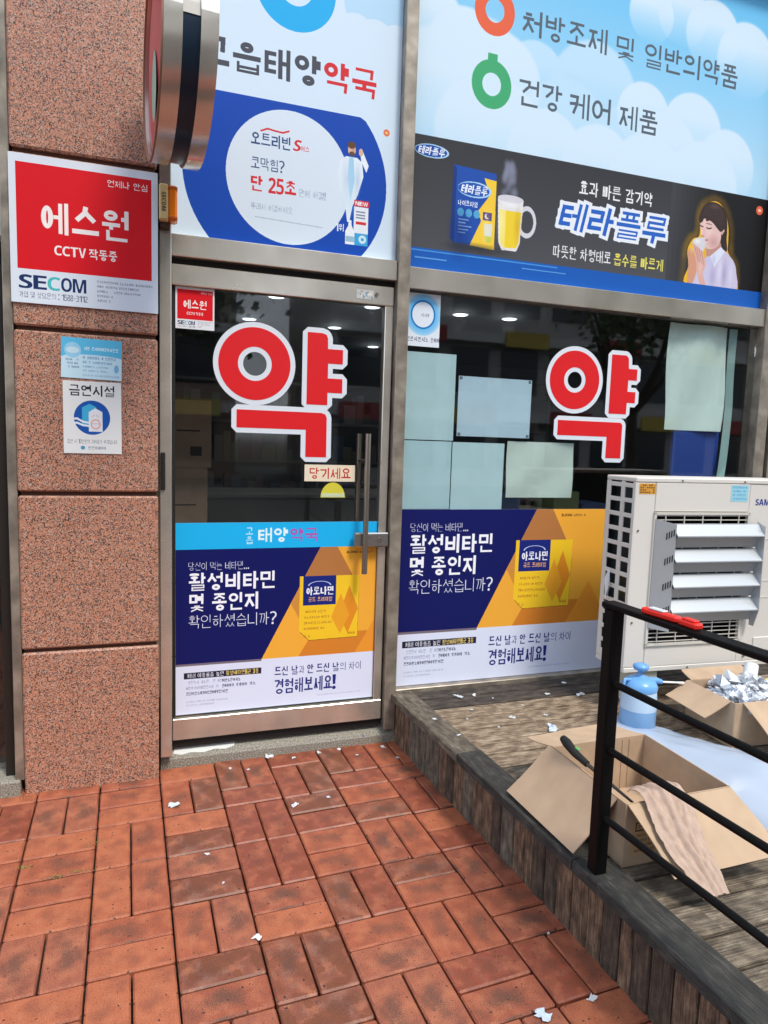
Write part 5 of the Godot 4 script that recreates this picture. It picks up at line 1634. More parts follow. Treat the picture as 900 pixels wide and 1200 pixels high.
# ------------------------------------------------------------------ outdoor unit
func air_conditioner() -> void:
	var W := 0.94
	var H := 0.94
	var Dp := 0.24
	var t := thing("air_conditioner_unit", "white outdoor air conditioner unit with louvred wind deflector on deck", "air conditioner", Vector3(2.12, 0.445, 0.415), deg_to_rad(-4.0))
	var shell := mat("ac_white", rgb(214, 210, 204), 0.42)
	var grey := mat("ac_dark", rgb(36, 38, 40), 0.6)
	var zin := mat("zinc", rgb(180, 184, 188), 0.34, 0.4)
	# casing: front frame round the fan opening, right panel, back and top; the left side is the grille
	var st := nb()
	bbox(st, Vector3(W * 0.5, H - 0.011, -Dp * 0.5), Vector3(W, 0.022, Dp), 0.004)
	part("top_panel", st, shell, t)
	st = nb()
	bbox(st, Vector3(W * 0.5, 0.012, -Dp * 0.5), Vector3(W, 0.024, Dp), 0.003)
	part("base_pan", st, shell, t)
	st = nb()
	bbox(st, Vector3(0.0565, 0.471, -0.012), Vector3(0.109, 0.892, 0.02), 0.004)
	bbox(st, Vector3(0.378, 0.849, -0.012), Vector3(0.532, 0.136, 0.02), 0.002)
	bbox(st, Vector3(0.378, 0.079, -0.012), Vector3(0.532, 0.108, 0.02), 0.002)
	part("front_panel", st, shell, t)
	st = nb()
	bbox(st, Vector3(0.793, 0.471, -0.014), Vector3(0.294, 0.892, 0.02), 0.003)
	var rp := part("service_panel", st, shell, t)
	for y: float in [0.645, 0.435, 0.35]:
		st = nb()
		bbox(st, Vector3(0.793, y, -0.0035), Vector3(0.286, 0.004, 0.003))
		part("pressed_line", st, shell, rp)
	st = nb()
	bbox(st, Vector3(0.79, 0.11, -0.002), Vector3(0.1, 0.07, 0.006), 0.004)
	part("valve_cover", st, shell, rp)
	st = nb()
	bbox(st, Vector3(W - 0.01, 0.471, -Dp * 0.5 - 0.012), Vector3(0.02, 0.892, Dp - 0.028))
	part("side_panel", st, shell, t)
	st = nb()
	bbox(st, Vector3(W * 0.5, 0.471, -Dp + 0.008), Vector3(W - 0.002, 0.892, 0.012))
	part("back_panel", st, grey, t)
	st = nb()
	bbox(st, Vector3(0.05, 0.471, -Dp * 0.5 - 0.01), Vector3(0.012, 0.86, Dp - 0.05))
	part("coil", st, mat("coil", rgb(50, 62, 66), 0.45, 0.4), t)
	# left side grille: bars left between two columns of openings
	st = nb()
	var zc := [-0.205, -0.118, -0.088, 0.0]
	bbox(st, Vector3(0.004, 0.471, -0.2215), Vector3(0.008, 0.892, 0.033), 0.002, 1)
	bbox(st, Vector3(0.004, 0.471, -0.1035), Vector3(0.008, 0.892, 0.03), 0.002, 1)
	bbox(st, Vector3(0.002, 0.471, -0.012), Vector3(0.008, 0.892, 0.022), 0.002, 1)
	for i in 13:
		var y := 0.042 + i * 0.0715
		for k in 2: bbox(st, Vector3(0.0042, y, [-0.1618, -0.0557][k]), Vector3(0.0072, 0.021 if i > 0 else 0.05, [0.0868, 0.0658][k]), 0.0015, 2)
	part("side_grille", st, shell, t)
	# fan opening: ring, blades, wires
	st = nb()
	bbox(st, Vector3(0.378, 0.456, -0.17), Vector3(0.53, 0.64, 0.01))
	part("fan_recess", st, grey, t)
	var fan := thing_part("fan", t, Vector3(0.378, 0.456, -0.1))
	st = nb()
	cyl(st, Vector3(0, 0, -0.03), Vector3(0, 0, 0.03), 0.06, 0.055, 20)
	part("hub", st, grey, fan)
	for i in 3:
		st = nb()
		var a := TAU * i / 3.0
		sheet(st, func(u: float, w: float) -> Vector3:
			var r := 0.05 + 0.2 * u
			var b := a + (w - 0.5) * 1.3
			return Vector3(cos(b) * r, sin(b) * r, (w - 0.5) * 0.05), 4, 6, 0.003)
		part("blade", st, grey, fan)
	st = nb()
	for i in 31: bbox(st, Vector3(0.378, 0.15 + i * 0.0204, 0.001), Vector3(0.53, 0.004, 0.004))
	for x: float in [0.112, 0.644]: bbox(st, Vector3(x, 0.456, 0.001), Vector3(0.012, 0.645, 0.012))
	for y: float in [0.135, 0.772]: bbox(st, Vector3(0.378, y, 0.001), Vector3(0.544, 0.012, 0.012))
	for i in 5: bbox(st, Vector3(0.17 + 0.104 * i, 0.456, 0.003), Vector3(0.004, 0.62, 0.004))
	part("fan_guard", st, mat("guard_wire", rgb(204, 200, 192), 0.45), t)
	# wind deflector: slanted left flange with slots, right plate and four bent blades
	var g := thing_part("wind_deflector", t, Vector3(0, 0, 0.0075))
	var FL := func(u: float, y: float, lift: float) -> Vector3: return Vector3(lerpf(0.112, 0.2, u), y, lerpf(0.001, 0.04, u) + lift)
	st = nb()
	panel(st, FL.call(0.0, 0.748, 0), FL.call(1.0, 0.725, 0), FL.call(1.0, 0.208, 0), FL.call(0.0, 0.222, 0), 0.002)
	part("left_flange", st, zin, g)
	st = nb()
	for i in 4:
		for k in 4:
			var y0 := 0.285 + i * 0.122 + k * 0.006
			var u0 := 0.52 + k * 0.11
			var q := [FL.call(u0, y0 + 0.032, 0.0036), FL.call(u0 + 0.06, y0 + 0.032, 0.0036), FL.call(u0 + 0.06, y0, 0.0036), FL.call(u0, y0, 0.0036)]
			quad(st, q[0], q[1], q[2], q[3])
	part("slots", st, grey, g).set_meta("kind", "stuff")
	st = nb()
	var pl := PackedVector2Array([Vector2(0.001, 0.735), Vector2(0.052, 0.715), Vector2(0.056, 0.30), Vector2(0.03, 0.215), Vector2(0.001, 0.215)])
	extrude(st, pl, -0.001, 0.001)
	var sp := part("side_plate", st, zin, g)
	sp.rotation.y = -PI / 2
	sp.position.x = 0.695
	for i in 4:
		var y := 0.722 - i * 0.122
		st = nb()
		var prof := [Vector2(0.006, 0.002), Vector2(0.014, -0.001), Vector2(0.053, -0.050), Vector2(0.054, -0.055), Vector2(0.016, -0.066), Vector2(0.003, -0.112)]
		for k in prof.size() - 1:
			var p0: Vector2 = prof[k]
			var p1: Vector2 = prof[k + 1]
			quad(st, Vector3(0.2, y + p0.y, p0.x), Vector3(0.694, y + p0.y, p0.x), Vector3(0.694, y + p1.y, p1.x), Vector3(0.2, y + p1.y, p1.x))
			quad(st, Vector3(0.694, y + p0.y - 0.0012, p0.x - 0.0012), Vector3(0.2, y + p0.y - 0.0012, p0.x - 0.0012), Vector3(0.2, y + p1.y - 0.0012, p1.x - 0.0012), Vector3(0.694, y + p1.y - 0.0012, p1.x - 0.0012))
		part("louvre", st, zin, g)
	# labels, lettering, screws, feet
	var ym := Print.new(0.0, 0.0, 0.095, 0.055, 1500, rgb(206, 150, 58))
	for i in 4:
		for k in 7:
			if rng.randf() < 0.75: ym.rect(0.006 + k * 0.012, 0.006 + i * 0.012, 0.014 + k * 0.012, 0.013 + i * 0.012, rgb(80, 54, 30))
	label_on(ym, "warning_label", t, Vector3(0.0635, 0.888, -0.0012), Vector2(0.09, 0.05))
	var bl := Print.new(0.0, 0.0, 0.1, 0.083, 1500, rgb(150, 206, 226))
	var r := RandomNumberGenerator.new()
	r.seed = 15
	for i in 4: bl.tiny(0.006 + 0.002 * i, 0.078 - i * 0.019, 0.092, 0.066 - i * 0.019, rgb(60, 132, 176), r)
	label_on(bl, "energy_label", t, Vector3(0.583, 0.871, -0.0012), Vector2(0.1, 0.08))
	var tm := TextMesh.new()
	var f := SystemFont.new()
	f.font_names = PackedStringArray(["Droid Sans"])
	f.font_weight = 700
	tm.font = f
	tm.text = "SAMSUNG"
	tm.font_size = 40
	tm.pixel_size = 0.00105
	tm.depth = 0.001
	tm.horizontal_alignment = HORIZONTAL_ALIGNMENT_LEFT
	inst("lettering", tm, mat("blue_lettering", rgb(38, 60, 140), 0.4), t, Vector3(0.682, 0.829, -0.0034))
	for q: Array in [[0.25, 0.928], [0.607, 0.928], [0.026, 0.69], [0.359, 0.012], [0.028, 0.247], [0.69, 0.05]]:
		st = nb()
		cyl(st, Vector3(q[0], q[1], -0.004), Vector3(q[0], q[1], 0.003), 0.0055, 0.0045, 10)
		part("screw", st, M.handle_steel, t)
	for x: float in [0.16, 0.76]:
		st = nb()
		bbox(st, Vector3(x, -0.0975, -0.12), Vector3(0.1, 0.195, 0.2), 0.006)
		part("support_block", st, mat("support_cream", rgb(196, 192, 172), 0.8) if not M.has("support_cream") else M.support_cream, t)

func thing_part(called: String, parent: Node, at: Vector3) -> Node3D:
	var o := Node3D.new()
	o.name = called
	parent.add_child(o, true)
	o.position = at
	return o

func label_on(p: Print, called: String, parent: Node, at: Vector3, s: Vector2) -> void:
	var st := nb()
	quad(st, Vector3(-s.x, s.y, 0) * 0.5, Vector3(s.x, s.y, 0) * 0.5, Vector3(s.x, -s.y, 0) * 0.5, Vector3(-s.x, -s.y, 0) * 0.5)
	var m := mat(called, Color.WHITE, 0.5)
	m.albedo_texture = p.tex()
	part(called, st, m, parent, at)

# ------------------------------------------------------------------ things lying on the deck
# a cardboard panel: four corners, given in turn, and the side its thickness goes to
func panel(st: SurfaceTool, a: Vector3, b: Vector3, c: Vector3, d: Vector3, thick := 0.004) -> void:
	sheet(st, func(u: float, w: float) -> Vector3: return a.lerp(b, u).lerp(d.lerp(c, u), w), 1, 1, thick)

func bent(st: SurfaceTool, a: Vector3, b: Vector3, c: Vector3, d: Vector3, bow: float, thick := 0.004) -> void:
	var n := (b - a).cross(d - a).normalized()
	sheet(st, func(u: float, w: float) -> Vector3: return a.lerp(b, u).lerp(d.lerp(c, u), w) + n * bow * (sin(w * PI * 0.9) + 0.35 * sin(u * 5.0 + w * 3.0) * w), 6, 6, thick)

func carton(called: String, label: String, at: Vector3, s: Vector3, turn: float) -> Node3D:
	var t := thing(called, label, "cardboard box", at, turn)
	var h := s * 0.5
	for q: Array in [[Vector3(-h.x + 0.002, s.y * 0.5, 0), Vector3(0.004, s.y, s.z)], [Vector3(h.x - 0.002, s.y * 0.5, 0), Vector3(0.004, s.y, s.z)], [Vector3(0, s.y * 0.5, -h.z + 0.002), Vector3(s.x - 0.0084, s.y - 0.001, 0.004)], [Vector3(0, s.y * 0.5, h.z - 0.002), Vector3(s.x - 0.0084, s.y - 0.001, 0.004)]]:
		var st := nb()
		bbox(st, q[0], q[1], 0.0008)
		part("wall", st, M.card, t)
	var st := nb()
	bbox(st, Vector3(0, 0.003, 0), Vector3(s.x - 0.009, 0.006, s.z - 0.009))
	part("bottom", st, M.card, t)
	return t

func crumple(w: float, h: float, d: float, sd: int, n := 6) -> SurfaceTool:
	var ns := noise(sd, 1.0, 3)
	var st := nb()
	var P := func(u: float, v2: float) -> Vector3:
		var k := 2.6
		return Vector3((u - 0.5) * w + ns.get_noise_2d(u * k, v2 * k + 9) * w * 0.5, h * (0.45 + 1.1 * ns.get_noise_2d(u * k * 2.2 + 20, v2 * k * 2.2)), (v2 - 0.5) * d + ns.get_noise_2d(u * k + 50, v2 * k) * d * 0.5)
	for j in n:
		for i in n:
			var a: Vector3 = P.call(float(i) / n, float(j) / n)
			var b: Vector3 = P.call(float(i + 1) / n, float(j) / n)
			var c: Vector3 = P.call(float(i + 1) / n, float(j + 1) / n)
			var e: Vector3 = P.call(float(i) / n, float(j + 1) / n)
			quad(st, a, b, c, e)
			var dn := Vector3(0, -0.0008, 0)
			quad(st, e + dn, c + dn, b + dn, a + dn)
	return st

func deck_things() -> void:
	# nearest open carton
	var t := carton("open_carton", "open cardboard box with a rag hanging over its flap", Vector3(1.535, DECK + 0.001, 1.228), Vector3(0.40, 0.205, 0.40), 0.0)
	var y := 0.2
	var st := nb()
	bent(st, Vector3(-0.2, y, -0.215), Vector3(-0.2, y, 0.16), Vector3(-0.322, 0.022, 0.125), Vector3(-0.335, 0.022, -0.265), 0.004)
	part("side_flap", st, M.card, t)
	st = nb()
	bent(st, Vector3(-0.195, y, 0.2), Vector3(0.198, y, 0.2), Vector3(0.235, 0.075, 0.375), Vector3(-0.165, 0.07, 0.372), -0.006)
	part("front_flap", st, M.card, t)
	st = nb()
	bent(st, Vector3(0.198, y, -0.2), Vector3(-0.198, y, -0.2), Vector3(-0.19, y - 0.045, -0.385), Vector3(0.19, y - 0.03, -0.385), 0.006)
	part("back_flap", st, M.card, t)
	st = nb()
	bent(st, Vector3(0.2, y, 0.19), Vector3(0.2, y, -0.19), Vector3(0.30, 0.04, -0.18), Vector3(0.30, 0.04, 0.18), 0.004)
	part("side_flap", st, M.card, t)
	st = nb()
	bbox(st, Vector3(0.1, 0.1, -0.1945), Vector3(0.004, 0.19, 0.003))
	bbox(st, Vector3(0.13, 0.1, -0.1945), Vector3(0.004, 0.19, 0.003))
	part("glued_seam", st, M.card, t)
	var pr := Print.new(0.0, 0.0, 0.18, 0.11, 1400, rgb(186, 152, 112))
	var r := RandomNumberGenerator.new()
	r.seed = 31
	pr.rect(0.01, 0.075, 0.12, 0.104, rgb(62, 48, 36)); pr.rect(0.014, 0.079, 0.116, 0.1, rgb(186, 152, 112))
	pr.tiny(0.02, 0.097, 0.11, 0.082, rgb(62, 48, 36), r)
	for i in 4: pr.tiny(0.01, 0.066 - i * 0.016, 0.13 + 0.02 * (i % 2), 0.056 - i * 0.016, rgb(70, 54, 40), r)
	label_on(pr, "printed_side", t, Vector3(-0.08, 0.09, 0.2008), Vector2(0.18, 0.11))
	# rag over the front flap
	st = nb()
	var nz := noise(71, 1.0, 3)
	sheet(st, func(u: float, w: float) -> Vector3:
		var wid := lerpf(0.14, 0.10, w) + 0.035 * sin(w * 3.4) + 0.008 * nz.get_noise_2d(w * 6.0, 3.0)
		var x := lerpf(1.45, 1.462, w) + (u - 0.5) * wid + 0.012 * sin(w * 7.0)
		var z := lerpf(1.375, 1.655, w)
		var y2 := 0.462 + 0.006
		if z > 1.43: y2 = lerpf(0.468, 0.342, (z - 1.43) / 0.172)
		if z > 1.602: y2 = 0.342 - (z - 1.602) * 1.15
		if z < 1.40: y2 -= (1.40 - z) * 0.6
		for rd: Array in [[0.12 + 0.25 * w, 0.05, 0.016], [0.42 + 0.16 * w, 0.06, 0.026], [0.74 + 0.05 * sin(w * 6.0), 0.07, 0.018], [0.95 - 0.2 * w, 0.05, 0.016]]:
			var du := (u - float(rd[0])) / float(rd[1])
			y2 += 0.75 * float(rd[2]) * exp(-du * du) * (0.5 + 0.5 * sin(w * 3.0 + 0.6))
		y2 += 0.006 + 0.012 * absf(nz.get_noise_2d(u * 2.5, w * 3.0)) + 0.004 * nz.get_noise_2d(u * 9.0, w * 9.0)
		return Vector3(x, y2, z), 44, 40, 0.0025)
	var rm := tex_mat("rag_cloth", grey_tex(57, 0.03, 0.84, 1.0, 256, 5), 0.95, 5.0)
	rm.albedo_color = rgb(192, 166, 150)
	single("cloth_rag", st, rm, "dusty pink brown rag draped over the open box's flap", "rag")
	# tool with a black grip leaning on the box's edge
	var tl := thing("black_handled_tool", "tool with black grip and green mark leaning on the box edge", "tool", Vector3(1.345, 0.47, 1.10))
	st = nb()
	tube(st, [Vector3(0.005, 0.03, -0.03), Vector3(0.0, 0.028, 0.0), Vector3(-0.002, 0.016, 0.05), Vector3(0.006, 0.004, 0.11)], [0.013, 0.017, 0.014, 0.011], 12)
	part("grip", st, M.rubber_and_gap_black, tl)
	st = nb()
	tube(st, [Vector3(0.006, 0.004, 0.108), Vector3(0.03, -0.02, 0.2), Vector3(0.055, -0.045, 0.285)], [0.007, 0.006, 0.004], 10)
	part("shaft", st, mat("dark_steel", rgb(60, 54, 52), 0.45, 0.5), tl)
	st = nb()
	bbox(st, Vector3(0.008, 0.03, 0.05), Vector3(0.012, 0.006, 0.02), 0.002)
	part("green_mark", st, mat("green_tag", rgb(90, 170, 96), 0.5), tl)
	# small white bottle in the box
	var bt := thing("white_bottle", "small white bottle standing inside the open cardboard box", "bottle", Vector3(1.44, DECK + 0.0075, 1.19))
	st = nb()
	lathe(st, Vector3.ZERO, [[0.0, 0.0], [0.026, 0.0], [0.028, 0.006], [0.028, 0.13], [0.022, 0.15], [0.011, 0.16], [0.011, 0.172]])
	part("bottle_body", st, mat("milky_plastic", rgb(214, 218, 222), 0.35), bt)
	st = nb()
	lathe(st, Vector3(0, 0.17, 0), [[0.0, 0.0], [0.014, 0.0], [0.014, 0.024], [0.0, 0.025]])
	part("cap", st, M.white_metal, bt)
	# second carton, full of wrappers
	var c := carton("wrapper_carton", "smaller cardboard box heaped with crumpled silver wrappers", Vector3(2.545, DECK + 0.001, 0.735), Vector3(0.40, 0.2, 0.29), deg_to_rad(-3.0))
	st = nb()
	bent(st, Vector3(-0.2, 0.197, -0.145), Vector3(-0.2, 0.197, 0.12), Vector3(-0.325, 0.135, 0.115), Vector3(-0.325, 0.14, -0.135), 0.004)
	part("side_flap", st, M.card, c)
	st = nb()
	bent(st, Vector3(-0.16, 0.197, 0.145), Vector3(0.19, 0.197, 0.145), Vector3(0.21, 0.09, 0.27), Vector3(-0.12, 0.085, 0.26), -0.004)
	part("front_flap", st, M.card, c)
	st = nb()
	bent(st, Vector3(0.198, 0.197, -0.145), Vector3(-0.18, 0.197, -0.145), Vector3(-0.16, 0.215, -0.24), Vector3(0.19, 0.215, -0.24), 0.004)
	part("back_flap", st, M.card, c)
	var foil := mat("silver_wrapper", rgb(214, 216, 220), 0.3, 0.2)
	var film_ := mat("white_wrapper", rgb(222, 226, 232), 0.4)
	var foil2 := mat("clear_wrapper", rgb(200, 208, 220), 0.25, 0.05)
	for i in 40:
		var a := i * 2.399
		var rr := 0.14 * sqrt((i + 0.5) / 40.0)
		var w := rng.randf_range(0.05, 0.11)
		var at := Vector3(2.545 + cos(a) * rr * 1.15, 0.415 + 0.055 * (1.0 - rr / 0.14) + rng.randf_range(-0.01, 0.01), 0.735 + sin(a) * rr * 0.8)
		var k := i % 3
		var o := single("crumpled_wrapper", crumple(w, w * 0.4, w * 0.8, 500 + i, 9), [foil, film_, foil2][k], ["crumpled silver wrapper heaped in the smaller cardboard box", "crumpled white wrapper heaped in the smaller cardboard box", "crumpled bluish clear wrapper heaped in the smaller cardboard box"][k], "wrapper", at, ["silver wrappers in the box", "white wrappers in the box", "clear wrappers in the box"][k])
		o.rotation = Vector3(rng.randf_range(-0.7, 0.7), i * 1.3, rng.randf_range(-0.7, 0.7))
	var bed := nb()
	bbox(bed, Vector3(2.545, 0.33, 0.735), Vector3(0.36, 0.14, 0.25), 0.02)
	single("packed_waste", bed, foil2, "packed bluish film waste filling the smaller cardboard box", "waste film").rotation.y = 0.0
	st = nb()
	cyl(st, Vector3(2.53, 0.43, 0.75), Vector3(2.60, 0.545, 0.70), 0.032, 0.03, 20)
	single("rolled_paper", st, film_, "upright roll of white paper standing out of the wrapper heap", "paper roll")
	var yl := single("yellow_wrapper", crumple(0.08, 0.06, 0.08, 611, 6), mat("yellow_film_wrap", rgb(236, 196, 40), 0.4), "crumpled bright yellow wrapper at the side of the wrapper heap", "wrapper", Vector3(2.675, 0.44, 0.76))
	yl.rotation.y = 0.4
	# pressure sprayer
	var s := thing("pump_sprayer", "blue plastic pump sprayer bottle half full of liquid", "sprayer", Vector3(2.085, DECK + 0.001, 0.575))
	var bodym := mat("sprayer_plastic", rgb(112, 170, 226), 0.3)
	bodym.backlight_enabled = true
	bodym.backlight = Color(0.3, 0.45, 0.6)
	st = nb()
	lathe(st, Vector3.ZERO, [[0.0, 0.0], [0.074, 0.0], [0.079, 0.006], [0.08, 0.095]], 36)
	part("filled_half", st, mat("sprayer_filled", rgb(128, 170, 212), 0.3), s)
	st = nb()
	lathe(st, Vector3.ZERO, [[0.08, 0.0952], [0.078, 0.15], [0.074, 0.185]], 36)
	part("clear_half", st, mat("sprayer_clear", rgb(184, 206, 228), 0.35), s)
	st = nb()
	lathe(st, Vector3.ZERO, [[0.078, 0.185], [0.079, 0.2], [0.066, 0.222], [0.036, 0.238], [0.018, 0.242], [0.012, 0.252], [0.012, 0.27]], 36)
	part("shoulder", st, bodym, s)
	st = nb()
	lathe(st, Vector3.ZERO, [[0.012, 0.268], [0.030, 0.272], [0.035, 0.282], [0.033, 0.292], [0.02, 0.299], [0.0, 0.301]], 28)
	part("pump_knob", st, bodym, s)
	st = nb()
	tube(st, [Vector3(0.05, 0.215, 0), Vector3(0.09, 0.212, 0.004), Vector3(0.115, 0.205, 0.008)], [0.016, 0.015, 0.011], 12)
	part("trigger_block", st, bodym, s)
	st = nb()
	tube(st, [Vector3(0.11, 0.206, 0.008), Vector3(0.2, 0.196, 0.012), Vector3(0.235, 0.19, 0.014)], [0.005, 0.0045, 0.008], 10)
	part("nozzle", st, mat("nozzle_white", rgb(222, 222, 216), 0.4), s)
	st = nb()
	tube(st, [Vector3(-0.05, 0.225, 0.0), Vector3(-0.082, 0.232, 0.0), Vector3(-0.09, 0.19, 0.0)], [0.009, 0.009, 0.006], 10)
	part("lever", st, bodym, s)
	# plastic film lying across the deck
	st = nb()
	var wv := noise(73, 1.0, 2)
	sheet(st, func(u: float, w: float) -> Vector3:
		var c0 := Vector2(1.93, 0.54).lerp(Vector2(2.32, 1.75), w)
		var half := lerpf(0.17, 0.24, smoothstep(0.0, 0.5, w))
		var x := c0.x + (u - 0.5) * 2.0 * half
		var z := c0.y - (u - 0.5) * half * 1.1 + 0.03 * sin(u * 8.0) * (1.0 - w)
		var up := pow(maxf(0.0, sin(PI * u)), 0.7) * lerpf(0.012, 0.085, smoothstep(0.05, 0.6, w))
		return Vector3(x, DECK + 0.003 + up + 0.008 * (1.0 + wv.get_noise_2d(u * 4.0, w * 5.0)), z), 22, 34, 0.002)
	var pm := mat("plastic_film", rgb(182, 196, 216), 0.2)
	pm.backlight_enabled = true
	pm.backlight = Color(0.5, 0.55, 0.6)
	single("plastic_film", st, pm, "pale bluish translucent plastic film spread across the deck", "plastic film")
	# a shred hung on the grille of the outdoor unit
	var sh := single("torn_shred", crumple(0.012, 0.13, 0.02, 77, 5), film_, "torn white paper shred caught on the air conditioner's side grille", "paper scrap", Vector3(2.11, 0.80, 0.27))
	sh.rotation.z = 0.05

func litter() -> void:
	mat("scrap_white", rgb(204, 207, 212), 0.6)
	mat("scrap_blue", rgb(196, 210, 224), 0.5)
	for i in 16:
		var q: Array = [[1.204, 0.288, 0.022], [1.438, 0.051, 0.05], [1.523, 0.045, 0.03], [1.43, 0.208, 0.018], [1.578, 0.335, 0.03], [1.689, 0.504, 0.07], [2.06, 0.172, 0.05], [2.08, 0.0, 0.03], [1.462, 0.418, 0.014], [1.744, 0.355, 0.025], [1.9, 0.12, 0.03], [1.6, 0.10, 0.015], [1.24, 0.47, 0.02], [1.7, 0.22, 0.016], [2.25, 0.25, 0.04], [1.36, 0.30, 0.013]][i]
		var yy := DECK + (0.011 if q[0] < deck_edge(q[1]) + 0.116 else 0.001)
		var o := single("deck_scrap", crumple(q[2] * 0.85, q[2] * 0.25, q[2] * 0.5, 700 + i, 4), M.scrap_white if i != 5 else M.scrap_blue, "small torn white paper scrap lying on the wooden deck" if i != 5 else "largest pale blue crumpled scrap lying on the wooden deck", "paper scrap", Vector3(q[0], yy, q[1]), "scraps on the deck")
		o.rotation.y = i * 2.1
	var g := [[0.986, -0.10, 0.06], [1.067, -0.028, 0.03], [0.546, 0.384, 0.035], [0.692, 0.36, 0.02], [1.138, 1.58, 0.028], [0.978, 1.591, 0.045], [1.16, 1.327, 0.012], [0.29, 1.09, 0.03], [0.51, -0.07, 0.05], [0.174, 0.623, 0.02], [0.215, 0.803, 0.012], [0.067, 0.253, 0.045], [0.75, -0.05, 0.03], [0.62, -0.03, 0.02], [0.85, -0.06, 0.025], [0.92, 0.02, 0.014], [0.32, 0.0, 0.02], [0.4, 0.03, 0.014], [1.1, 0.1, 0.02]]
	for i in g.size():
		var q: Array = g[i]
		var special: bool = i in [0, 5, 11]
		var o := single("pavement_scrap", crumple(q[2] * 0.8, q[2] * (0.9 if i == 0 else 0.2), q[2] * 0.6, 800 + i, 4), M.scrap_blue if special else M.scrap_white, {0: "upright pale blue torn scrap on bricks by the threshold", 5: "pale blue torn scrap on the bricks beside the deck", 11: "flat pale lilac scrap on the bricks near the pillar"}.get(i, "small torn white paper scrap lying on the brick pavement"), "paper scrap", Vector3(q[0], 0.001, q[1]), "scraps on the pavement")
		o.rotation.y = i * 1.7
	# moss and dry weeds in the joints
	var gm := mat("dry_weed", rgb(134, 132, 70), 0.9)
	var gm2 := mat("green_moss", rgb(52, 74, 40), 0.95)
	for q: Array in [[-0.215, 0.44, 0.04], [-0.43, 0.53, 0.03], [-0.25, 0.60, 0.06], [-0.33, 0.615, 0.03], [-0.51, 0.02, 0.035]]:
		var st := nb()
		for k in 46:
			var p := Vector3(rng.randfn(0, q[2] * 0.5), 0, rng.randfn(0, 0.006 if q[1] > 0.5 else 0.012))
			var d := Vector3(rng.randf_range(-1, 1), rng.randf_range(0.3, 1.0), rng.randf_range(-1, 1)).normalized() * rng.randf_range(0.004, 0.012)
			var sd := d.cross(Vector3.UP).normalized() * 0.0012
			tri(st, p - sd, p + d, p + sd)
		var moss: bool = q[0] < -0.5
		single("weed_tuft", st, gm2 if moss else gm, "green moss at the foot of the granite pillar's corner" if moss else "dry yellowish weeds growing in a brick joint", "weeds", Vector3(q[0], -0.001, q[1]), "" if moss else "weeds in the brick joints")

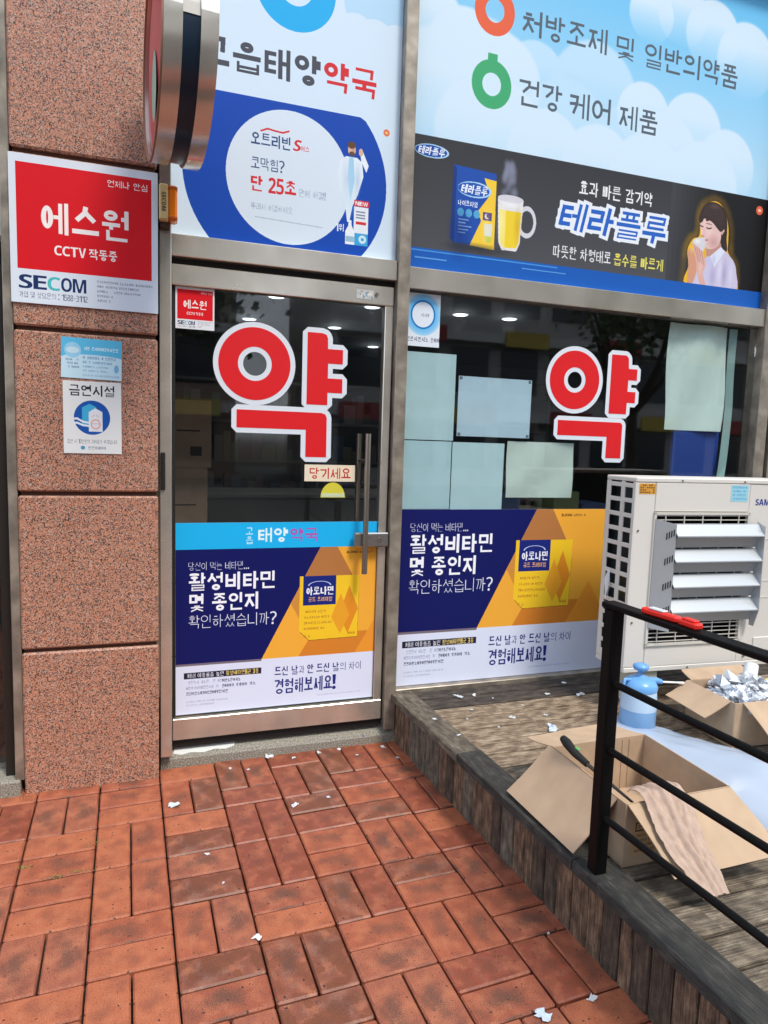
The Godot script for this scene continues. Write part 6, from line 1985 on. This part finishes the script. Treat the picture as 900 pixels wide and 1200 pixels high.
# ------------------------------------------------------------------ across the street, seen in the glass
func street() -> void:
	var wall_m := [mat("facade_grey", rgb(176, 172, 168), 0.85), mat("facade_brown", rgb(150, 128, 112), 0.85)]
	var win := mat("far_glass", rgb(40, 48, 56), 0.15)
	var slab := mat("facade_pale", rgb(206, 204, 198), 0.85)
	var signs := [mat("sign_red", rgb(160, 44, 40), 0.6), mat("sign_blue", rgb(40, 74, 140), 0.6), mat("sign_yellow", rgb(196, 170, 70), 0.6), mat("sign_white", rgb(200, 200, 196), 0.6)]
	for b in 2:
		var x0: float = [6.0, -13.0][b]
		var w: float = [26.0, 16.0][b]
		var h: float = [15.0, 9.0][b]
		var z: float = [21.0, 24.0][b]
		var t := thing("street_building", ["grey commercial block across the street mirrored in the window", "brown low block across the street mirrored in the door"][b], "building", Vector3(x0, -0.16, z))
		var st := nb()
		bbox(st, Vector3(w * 0.5, h * 0.5, 4.0), Vector3(w, h, 8.0))
		part("wall", st, wall_m[b], t)
		st = nb()
		bbox(st, Vector3(w * 0.5, h + 0.2, 3.9), Vector3(w + 0.4, 0.4, 8.5))
		part("parapet", st, slab, t)
		var floors := int(h / 3.0)
		for f in floors:
			st = nb()
			bbox(st, Vector3(w * 0.5, f * 3.0 + 2.75, -0.25), Vector3(w, 0.35, 0.5))
			part("balcony", st, slab, t)
			for k in int(w / 2.2):
				st = nb()
				bbox(st, Vector3(1.2 + k * 2.2, f * 3.0 + 1.55, -0.03), Vector3(1.6, 1.7, 0.08))
				part("window", st, win, t)
				if f < 2 and (k + f) % 2 == 0:
					st = nb()
					bbox(st, Vector3(1.2 + k * 2.2, f * 3.0 + 2.75, -0.56), Vector3(1.9, 0.6, 0.1))
					part("shop_sign", st, signs[(k + f * 3) % 4], t)
	# street trees
	var bark := mat("bark", rgb(74, 62, 52), 0.95)
	var leaf := mat("leaf", rgb(62, 84, 42), 0.7)
	leaf.backlight_enabled = true
	leaf.backlight = Color(0.12, 0.18, 0.05)
	var spots := [Vector3(-0.35, -0.16, 7.4), Vector3(-3.4, -0.16, 8.2), Vector3(9.5, -0.16, 8.6), Vector3(-8.0, -0.16, 8.0)]
	for i in spots.size():
		var t := thing("street_tree", ["leafy street tree mirrored in the glass door's middle", "leafy street tree mirrored beyond the pillar side of door", "leafy street tree mirrored in the window's far end", "leafy street tree standing farthest along the kerb"][i], "tree", spots[i], 0.0, "street trees")
		var r := RandomNumberGenerator.new()
		r.seed = 900 + i
		var st := nb()
		var tips := []
		tube(st, [Vector3.ZERO, Vector3(0.05, 1.4, 0.02), Vector3(0.0, 2.6, 0.05)], [0.16, 0.12, 0.10], 10)
		for k in 9:
			var a := TAU * k / 9.0 + r.randf() * 0.4
			var o := Vector3(cos(a) * r.randf_range(0.9, 1.7), r.randf_range(3.4, 6.2), sin(a) * r.randf_range(0.9, 1.7))
			tube(st, [Vector3(0, 2.4, 0.04), Vector3(o.x * 0.4, 3.2, o.z * 0.4), o], [0.07, 0.05, 0.02], 6)
			tips.append(o)
		tips.append(Vector3(0, 6.0, 0)); tips.append(Vector3(0.2, 4.6, 0.2)); tips.append(Vector3(-0.4, 5.2, 0.3)); tips.append(Vector3(0.5, 5.6, -0.4))
		part("trunk", st, bark, t)
		st = nb()
		for tip: Vector3 in tips:
			for k in 420:
				var d := Vector3(r.randfn(), r.randfn() * 0.75, r.randfn()) * 0.42
				var p := tip + d
				var e := Vector3(r.randf_range(-1, 1), r.randf_range(-1, 1), r.randf_range(-1, 1)).normalized()
				var f := e.cross(Vector3(r.randf_range(-1, 1), r.randf_range(-1, 1), r.randf_range(-1, 1)).normalized()).normalized() * 0.05
				e *= 0.09
				quad(st, p - e, p + f, p + e, p - f)
		part("crown", st, leaf, t)
